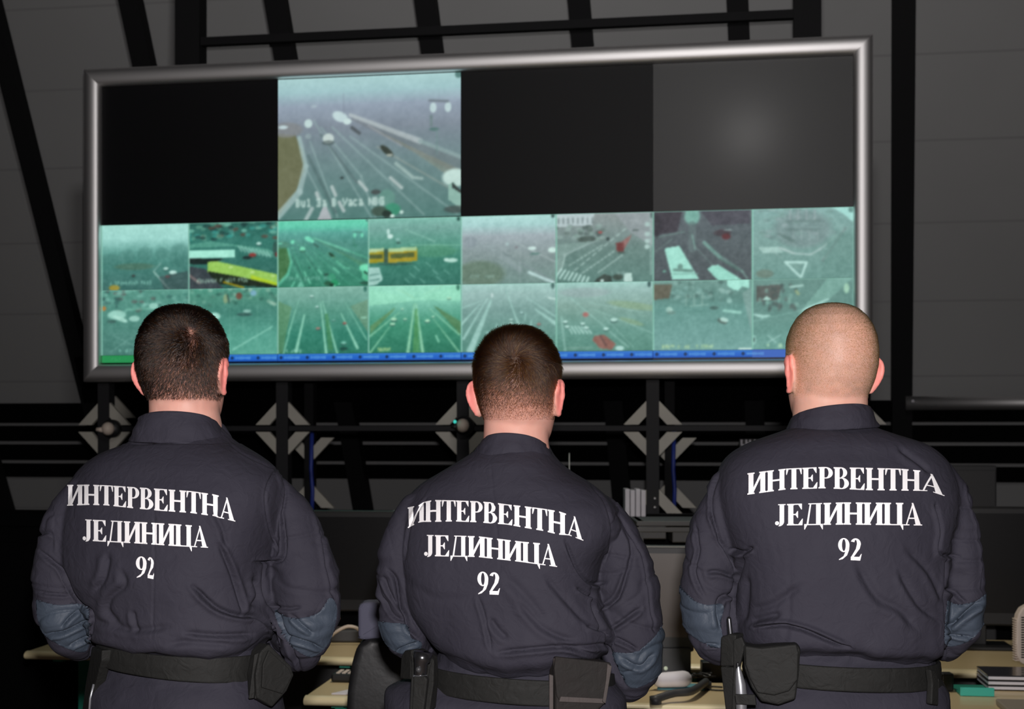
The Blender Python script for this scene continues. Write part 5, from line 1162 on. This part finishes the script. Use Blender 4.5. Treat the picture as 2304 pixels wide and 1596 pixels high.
man2 = dict(D=2.69, cx=1172, yaw=17, crown=(1165, 739), head_yaw=17, hs=.985, seed=22, label='person in the middle, seen from behind, brown hair longer on top, square belt pouch',
    neck=[(900, 1090, 1236, .058, .02), (960, 1088, 1234, .058, .02), (1000, 1086, 1236, .06, .03), (1035, 1070, 1244, .066, .03)], nape=-.170, buzz=False, nape_shade=.12, whorl=(1160, 806), whorl_bald=0,
    mel=(.66, .55), nhair=60000, len=(.0022, .020, 2.0), swirl=1.1, down=.5, mess=.14, lift=.42, thick=.00015, hair_col=(.17, .095, .062), scalp=(.075, .045, .034), skin=SK, hair_label='brown hair, longer on top with faded sides',
    torso=[(985, 1092, 1232, .058, .03), (1012, 1068, 1242, .072, .03), (1030, 1040, 1254, .084, .025), (1048, 1010, 1272, .094, .02), (1068, 978, 1300, .104, .018), (1088, 945, 1334, .112, .014), (1116, 918, 1366, .122, .01), (1150, 903, 1388, .130, 0), (1200, 900, 1388, .138, 0), (1260, 904, 1356, .142, 0), (1320, 912, 1348, .144, 0), (1380, 918, 1364, .142, 0), (1440, 944, 1385, .146, 0), (1475, 968, 1380, .146, 0), (1492, 982, 1366, .138, 0), (1506, 995, 1348, .120, 0), (1520, 1005, 1340, .108, 0)],
    torso_mask=[(860, 1000), (1400, 1000), (1385, 1150), (1345, 1300), (1360, 1400), (1400, 1520), (1400, 1640), (940, 1640), (962, 1450), (925, 1395), (900, 1310), (875, 1200)],
    armR=[(1352, 1158, 46, 0), (1376, 1205, 58, 0), (1400, 1280, 70, 0), (1412, 1360, 76, 0), (1419, 1430, 74, 0), (1424, 1485, 67, 0), (1414, 1525, 56, .03), (1380, 1515, 52, .12), (1310, 1490, 46, .20)],
    armL=[(935, 1145, 38, 0), (912, 1200, 44, 0), (896, 1270, 45, 0), (893, 1340, 45, 0), (898, 1395, 47, 0), (912, 1430, 46, 0), (928, 1448, 40, .03), (970, 1440, 44, .12), (1020, 1430, 42, .20)],
    hem=(1492, [(968, -12), (1010, -6), (1050, 2), (1130, 14), (1200, 10), (1300, 0), (1390, -6)]),
    hips=[(1470, 1000, 1342, .110), (1525, 980, 1356, .104), (1556, 940, 1374, .102), (1584, 872, 1398, .106), (1615, 860, 1408, .128), (1720, 868, 1410, .135), (1800, 900, 1400, .125)],
    belt=(958, 1382, 1522, 1538, 1578, 1595, .136),
    collar=dict(top=(1083, 1232, 998, 1012, 30), bot=(1060, 1250, 1026, 1046, 4), b=(.064, .080), yc=.024),
    patches=[[(850, 1398), (880, 1402), (916, 1408), (924, 1436), (947, 1446), (940, 1466), (900, 1470), (866, 1446)],
             [(1438, 1466), (1474, 1432), (1496, 1405), (1496, 1480), (1480, 1522), (1420, 1548), (1388, 1494), (1378, 1470), (1410, 1470)]],
    text=[(L1, [(918, 1143, 1189), (942, 1138, 1177), (952, 1131, 1175), (975, 1126, 1175), (1023, 1127, 1174), (1075, 1129, 1176), (1110, 1131.6, 1179), (1141, 1136, 1181), (1179, 1140, 1188), (1221, 1145.5, 1195), (1256, 1151, 1203.5), (1280, 1159, 1205), (1312, 1169, 1217)], [(0, 918), (.085, 951), (.5, 1106), (1, 1312)], lb(L1)),
          (L2, [(955, 1204, 1252), (1075, 1207, 1254), (1172, 1219, 1265), (1253, 1226, 1276)], [(0, 955), (1, 1253)], lb(L2)),
          (L3, [(1074, 1286, 1337), (1126, 1289, 1339)], [(0, 1074), (1, 1126)], lb(L3))],
    folds=[([(1273, 1219), (1301, 1282), (1329, 1313), (1363, 1311)], .006, 4.5), ([(1329, 1317), (1336, 1344), (1336, 1372), (1363, 1428), (1370, 1462), (1384, 1497), (1408, 1545)], .009, 5, 1, .2), ([(1301, 1324), (1318, 1335), (1334, 1345)], .005, 4), ([(1412, 1285), (1391, 1344), (1353, 1374)], .006, 4.5), ([(1376, 1414), (1405, 1395), (1440, 1370)], .006, 5), ([(1384, 1435), (1412, 1449), (1433, 1462)], .006, 4),
        ([(1169, 1358), (1217, 1410), (1266, 1435), (1294, 1438)], .004, 8), ([(1075, 1344), (1092, 1393), (1106, 1462)], .003, 4.5), ([(1103, 1393), (1120, 1418), (1141, 1438)], .004, 7), ([(1120, 1469), (1183, 1462), (1266, 1457), (1336, 1473)], .006, 5), ([(1259, 1449), (1301, 1457), (1370, 1449)], .005, 5), ([(1322, 1407), (1350, 1418), (1372, 1424)], .005, 5),
        ([(874, 1282), (891, 1306), (901, 1358), (915, 1393), (921, 1416), (945, 1444)], .009, 5, 1, .2), ([(863, 1299), (881, 1344), (913, 1384)], .005, 4), ([(849, 1300), (856, 1344), (884, 1384), (915, 1400)], .004, 4), ([(893, 1464), (915, 1453), (940, 1445)], .005, 3.5), ([(1103, 1030), (1113, 1151), (1120, 1219), (1125, 1290)], .0012, 2.2, 1, .2),
        ([(1332, 1092), (1363, 1134), (1377, 1200), (1363, 1262)], .0035, 3.5, 1, .3), ([(1390, 1170), (1420, 1230), (1412, 1290)], .004, 5), ([(1388, 1157), (1426, 1219), (1450, 1272), (1464, 1358), (1471, 1421)], .004, 3.5), ([(1140, 1300), (1180, 1340), (1230, 1400)], .003, 12), ([(960, 1120), (925, 1180), (915, 1260)], .002, 3), ([(1230, 1300), (1290, 1370), (1320, 1400)], .003, 8), ([(1400, 1480), (1440, 1500), (1470, 1470)], .005, 5)])
man3 = dict(D=2.62, cx=1884, yaw=-5, crown=(1868, 682), head_yaw=-15, hs=1.015, seed=33, label='person at the right, seen from behind, shaved blond head, broad navy jacket',
    neck=[(870, 1790, 1955, .064, .02), (905, 1789, 1957, .064, .02), (945, 1792, 1958, .066, .03), (990, 1775, 1975, .07, .03)], nape=-.176, buzz=True, nape_shade=.5, whorl=(1885, 762), whorl_bald=0,
    mel=(.22, .30), nhair=60000, len=(.0011, .0020, 1), swirl=.5, down=.3, mess=.25, lift=.9, thick=.00010, hair_col=(.42, .30, .19), scalp=(.40, .275, .235), skin=(.82, .49, .38), hair_label='blond stubble on a shaved head',
    torso=[(935, 1800, 1955, .062, .03), (960, 1788, 1972, .072, .03), (974, 1752, 2012, .088, .025), (988, 1712, 2056, .098, .02), (1002, 1680, 2092, .106, .018), (1022, 1648, 2120, .112, .015), (1050, 1624, 2140, .122, .01), (1100, 1610, 2154, .132, 0), (1160, 1614, 2156, .142, 0), (1240, 1638, 2138, .146, 0), (1330, 1652, 2130, .148, 0), (1420, 1656, 2124, .148, 0), (1468, 1662, 2122, .148, 0), (1486, 1672, 2114, .140, 0), (1498, 1692, 2100, .120, 0), (1510, 1705, 2090, .108, 0)],
    torso_mask=[(1560, 940), (2190, 940), (2160, 1150), (2136, 1260), (2130, 1500), (2130, 1620), (1650, 1620), (1655, 1400), (1650, 1290), (1600, 1150)],
    armR=[(2112, 1076, 42, 0), (2140, 1130, 50, 0), (2156, 1200, 55, 0), (2164, 1290, 58, 0), (2165, 1365, 56, 0), (2154, 1418, 51, 0), (2134, 1450, 42, .03), (2095, 1440, 44, .12), (2040, 1430, 42, .20)],
    armL=[(1652, 1085, 44, 0), (1622, 1140, 52, 0), (1600, 1215, 57, 0), (1592, 1300, 59, 0), (1595, 1370, 61, 0), (1607, 1422, 56, 0), (1628, 1455, 46, .03), (1665, 1440, 44, .12), (1720, 1430, 42, .20)],
    hem=(1484, [(1655, -16), (1800, -18), (1905, -20), (1950, -12), (2020, -6), (2122, 2)]),
    hips=[(1455, 1710, 2084, .112), (1500, 1692, 2098, .108), (1550, 1680, 2106, .110), (1600, 1662, 2128, .130), (1720, 1656, 2132, .136), (1800, 1680, 2110, .125)],
    belt=(1672, 2112, 1496, 1513, 1548, 1568, .134),
    collar=dict(top=(1787, 1962, 938, 922, 20), bot=(1778, 1980, 968, 958, 4), b=(.070, .084), yc=.024),
    patches=[[(1530, 1318), (1560, 1350), (1590, 1362), (1626, 1361), (1622, 1400), (1620, 1458), (1560, 1432), (1530, 1390)],
             [(2132, 1352), (2160, 1361), (2198, 1352), (2226, 1334), (2222, 1385), (2195, 1430), (2160, 1450), (2127, 1450), (2127, 1400)]],
    text=[(L1, [(1682, 1066, 1114), (1768, 1055.5, 1102.4), (1851, 1051.7, 1099.7), (1955, 1053.8, 1104), (2025, 1055.6, 1104.9), (2073, 1059.7, 1105.5), (2091, 1067, 1106), (2124, 1073, 1117)], [(0, 1682), (.5, 1896), (.92, 2076), (1, 2124)], lb(L1)),
          (L2, [(1744, 1135.4, 1183), (1900, 1131, 1181), (2074, 1132.6, 1183)], [(0, 1744), (1, 2074)], lb(L2)),
          (L3, [(1885, 1210.8, 1260), (1939, 1212, 1262)], [(0, 1885), (1, 1939)], lb(L3))],
    folds=[([(1598, 1150), (1619, 1212), (1632, 1233), (1653, 1282)], .006, 4), ([(1671, 1248), (1655, 1306), (1650, 1358), (1648, 1425)], .009, 6, 1, .2), ([(1643, 1237), (1671, 1244), (1691, 1233)], .006, 5), ([(1566, 1185), (1570, 1237), (1562, 1289), (1587, 1344)], .004, 4), ([(1591, 1289), (1619, 1288), (1650, 1299)], .006, 5), ([(1612, 1372), (1622, 1346), (1650, 1337)], .007, 5), ([(1612, 1372), (1619, 1414)], .005, 6), ([(1584, 1449), (1615, 1449)], .004, 3),
        ([(1690, 1400), (1712, 1392), (1754, 1383)], .004, 9), ([(1931, 1272), (1973, 1344), (2025, 1372), (2060, 1414)], .004, 11), ([(2025, 1289), (2066, 1358), (2108, 1393)], .0035, 8), ([(2042, 1237), (2094, 1289), (2125, 1358)], .003, 8), ([(2108, 1136), (2118, 1171), (2122, 1202), (2119, 1244), (2160, 1254)], .006, 4.5), ([(2136, 1324), (2155, 1342), (2174, 1358)], .005, 4.5), ([(2132, 1414), (2164, 1386), (2209, 1355)], .008, 6), ([(2129, 1428), (2160, 1434), (2188, 1435)], .005, 3.5),
        ([(2136, 1254), (2131, 1324), (2128, 1393), (2125, 1480)], .009, 4.5, 1, .2), ([(2025, 1008), (2073, 1042), (2094, 1062)], .0035, 7), ([(2146, 1015), (2174, 1067), (2185, 1119), (2198, 1150), (2219, 1254), (2216, 1330)], .003, 3.5), ([(1698, 1414), (1754, 1408), (1799, 1416), (1837, 1430), (1886, 1452), (1912, 1458)], .010, 5, -1), ([(1680, 1300), (1678, 1360), (1672, 1400)], .004, 8), ([(1620, 1060), (1600, 1120), (1606, 1180)], .003, 4), ([(1800, 1320), (1740, 1360), (1690, 1372)], .003, 10)])
r1, belt1, jk1 = build_person(man1)
r2, belt2, jk2 = build_person(man2)
r3, belt3, jk3 = build_person(man3)

# ------------------------------------------------------------------ kit on the belts
Y1 = 2.66; Y2 = 2.69; Y3 = 2.62
# left man: pouch at the right hip and a strap at the left hip
p = gear('pouch', [(586, 1468), (606, 1450), (628, 1472), (656, 1500), (662, 1520), (646, 1556), (613, 1592), (578, 1572), (576, 1520)], Y1-.125, 38, .035, M['belt'], belt1, .004, 'black pouch at the right hip')
gear('pouch_flap', [(592, 1496), (606, 1464), (650, 1504), (658, 1522), (636, 1562), (590, 1548)], Y1-.131, 38, .006, M['belt'], p, .002)
for dx in (0, 13): gear('belt_loop', [(572+dx, 1474), (584+dx, 1468), (572+dx, 1572), (560+dx, 1574)], Y1-.140, 24, .006, M['belt'], belt1, .002)
h = gear('holster_strap', [(206, 1456), (229, 1464), (228, 1488), (214, 1545), (203, 1604), (184, 1604), (192, 1540), (199, 1500)], Y1-.03, -60, .018, M['belt'], belt1, .003)
o = tag(obj('baton', (lambda b_: (add_tube(b_, [PX(211, 1540, Y1-.045), PX(203, 1572, Y1-.045), PX(198, 1640, Y1-.045)], .0022, 10), b_)[1])(bmesh.new()), M['silver'], None, True), 'thin silver rod in the strap at the left man\'s left hip', 'baton')
# middle man: torch holster and square pouch
h = gear('torch_holster', [(922, 1600), (924, 1540), (926, 1480), (936, 1462), (972, 1482), (974, 1530), (968, 1600)], Y2-.118, -20, .028, M['belt'], belt2, .004, 'black open holster holding a torch')
gear('strap', [(921, 1600), (926, 1500), (925, 1475), (934, 1463), (937, 1470), (931, 1530), (928, 1600)], Y2-.152, -20, .008, M['belt'], h, .002)
gear('strap', [(960, 1545), (967, 1500), (973, 1482), (976, 1490), (975, 1540), (966, 1600), (952, 1600)], Y2-.152, -20, .008, M['belt'], h, .002)
gear('holster_body', [(930, 1522), (956, 1523), (961, 1530), (952, 1604), (926, 1604)], Y2-.176, -20, .012, M['belt'], h, .003)
gear('side_pouch', [(899, 1528), (902, 1476), (910, 1464), (926, 1462), (924, 1530)], Y2-.08, -55, .03, M['belt'], belt2, .004)
tc_ = PX(945, 1500, Y2-.150); t = empty('flashlight', tc_, 'shiny black metal torch head in the holster at the middle man\'s left hip', 'flashlight')
bm = bmesh.new(); add_tube(bm, [PX(944, 1560, Y2-.160), PX(945, 1522, Y2-.160), PX(946, 1517, Y2-.160), PX(947, 1492, Y2-.160), PX(949, 1486, Y2-.160), PX(952, 1468, Y2-.160)], [.0100, .0105, .0120, .0130, .0158, .0168], 28); obj('barrel', bm, M['chrome'], t, True)
bm = bmesh.new(); add_tube(bm, [PX(945, 1524, Y2-.1605), PX(945, 1519, Y2-.1605)], .0128, 28); obj('ring', bm, M['silver'], t, True)
bm = bmesh.new(); add_ball(bm, PX(942, 1507, Y2-.172), .0055, 14); obj('switch', bm, M['plastic2'], t, True)
p = gear('pouch', [(1250, 1480), (1372, 1493), (1376, 1502), (1362, 1584), (1346, 1600), (1346, 1640), (1250, 1640)], Y2-.150, 14, .045, M['pouch'], belt2, .005, 'brown black square pouch')
gear('flap', [(1250, 1478), (1374, 1492), (1376, 1500), (1361, 1581), (1260, 1579), (1253, 1568), (1247, 1505)], Y2-.158, 14, .008, M['pouch'], p, .003)
for pts_ in ([(1246, 1482), (1262, 1480), (1259, 1530), (1266, 1570), (1257, 1578), (1252, 1566), (1246, 1510)], [(1258, 1580), (1262, 1568), (1360, 1573), (1360, 1584)], [(1367, 1494), (1377, 1500), (1363, 1584), (1356, 1580), (1364, 1530)]):
    gear('binding', pts_, Y2-.161, 14, .004, M['bind'], p, .0015)
gear('belt_loop', [(1236, 1518), (1250, 1522), (1249, 1640), (1236, 1640)], Y2-.150, 5, .008, M['bind'], belt2, .002)
# right man: round pouch, radio pouch, keeper, side holster
p = gear('pouch', [(1672, 1452), (1700, 1458), (1790, 1449), (1801, 1462), (1797, 1520), (1790, 1575), (1752, 1588), (1712, 1580), (1690, 1548), (1674, 1505)], Y3-.150, -12, .045, M['belt'], belt3, .006, 'black round-bottomed pouch')
gear('flap', [(1676, 1454), (1712, 1459), (1792, 1450), (1797, 1470), (1795, 1530), (1776, 1556), (1742, 1566), (1704, 1560), (1686, 1526), (1677, 1496)], Y3-.160, -12, .010, M['belt'], p, .004)
h = gear('radio_pouch', [(1621, 1434), (1640, 1427), (1656, 1429), (1650, 1500), (1620, 1500)], Y3-.100, -38, .030, M['belt'], belt3, .004, 'black tall pouch holding a radio')
gear('pouch_base', [(1620, 1500), (1650, 1502), (1664, 1604), (1632, 1604)], Y3-.100, -38, .028, M['belt'], belt3, .004)
gear('strap', [(1650, 1440), (1668, 1434), (1676, 1452), (1664, 1500), (1654, 1600), (1646, 1600), (1650, 1510)], Y3-.128, -30, .008, M['belt'], belt3, .002)
gear('canister_loop', [(1653, 1563), (1698, 1564), (1702, 1588), (1656, 1586)], Y3-.168, -20, .006, M['belt'], belt3, .002)
rd = empty('radio', PX(1642, 1420, Y3-.09), 'radio with silver ringed aerial standing in the right man\'s left hip pouch', 'radio')
bm = bmesh.new(); add_tube(bm, [PX(1644, 1440, Y3-.088), PX(1640, 1393, Y3-.088)], [.0052, .0042], 14, True); obj('aerial', bm, M['chrome'], rd, True)
bm = bmesh.new(); add_tube(bm, [PX(1644, 1428, Y3-.092), PX(1640.5, 1394, Y3-.092)], [.0020, .0016], 10, True); obj('aerial_stripe', bm, M['silver'], rd, True)
bm = bmesh.new(); add_tube(bm, [PX(1640, 1500, Y3-.082), PX(1641, 1432, Y3-.082)], [(.010, .012), (.010, .012)], 12); obj('radio_body', bm, M['plastic'], rd)
cn_ = empty('spray_canister', PX(1668, 1540, Y3-.15), 'silver tapered canister strapped to the right man\'s belt beside the pouch', 'canister')
bm = bmesh.new(); add_tube(bm, [PX(1668, 1612, Y3-.150), PX(1668, 1565, Y3-.150), PX(1666, 1540, Y3-.150), PX(1662, 1512, Y3-.150), PX(1661, 1502, Y3-.150)], [.0088, .0100, .0092, .0055, .003], 20, True); obj('can', bm, M['silver'], cn_, True)
bm = bmesh.new(); add_tube(bm, [PX(1660, 1503, Y3-.150), PX(1660, 1494, Y3-.150)], .0028, 12, True); obj('nozzle', bm, M['plastic'], cn_, True)
gear('keeper', [(2094, 1508), (2106, 1510), (2113, 1535), (2112, 1588), (2096, 1586), (2098, 1540)], Y3-.118, 40, .012, M['belt'], belt3, .003)
gear('side_holster', [(2112, 1526), (2124, 1534), (2138, 1560), (2141, 1604), (2106, 1604), (2112, 1580)], Y3-.045, 55, .03, M['belt'], belt3, .004)
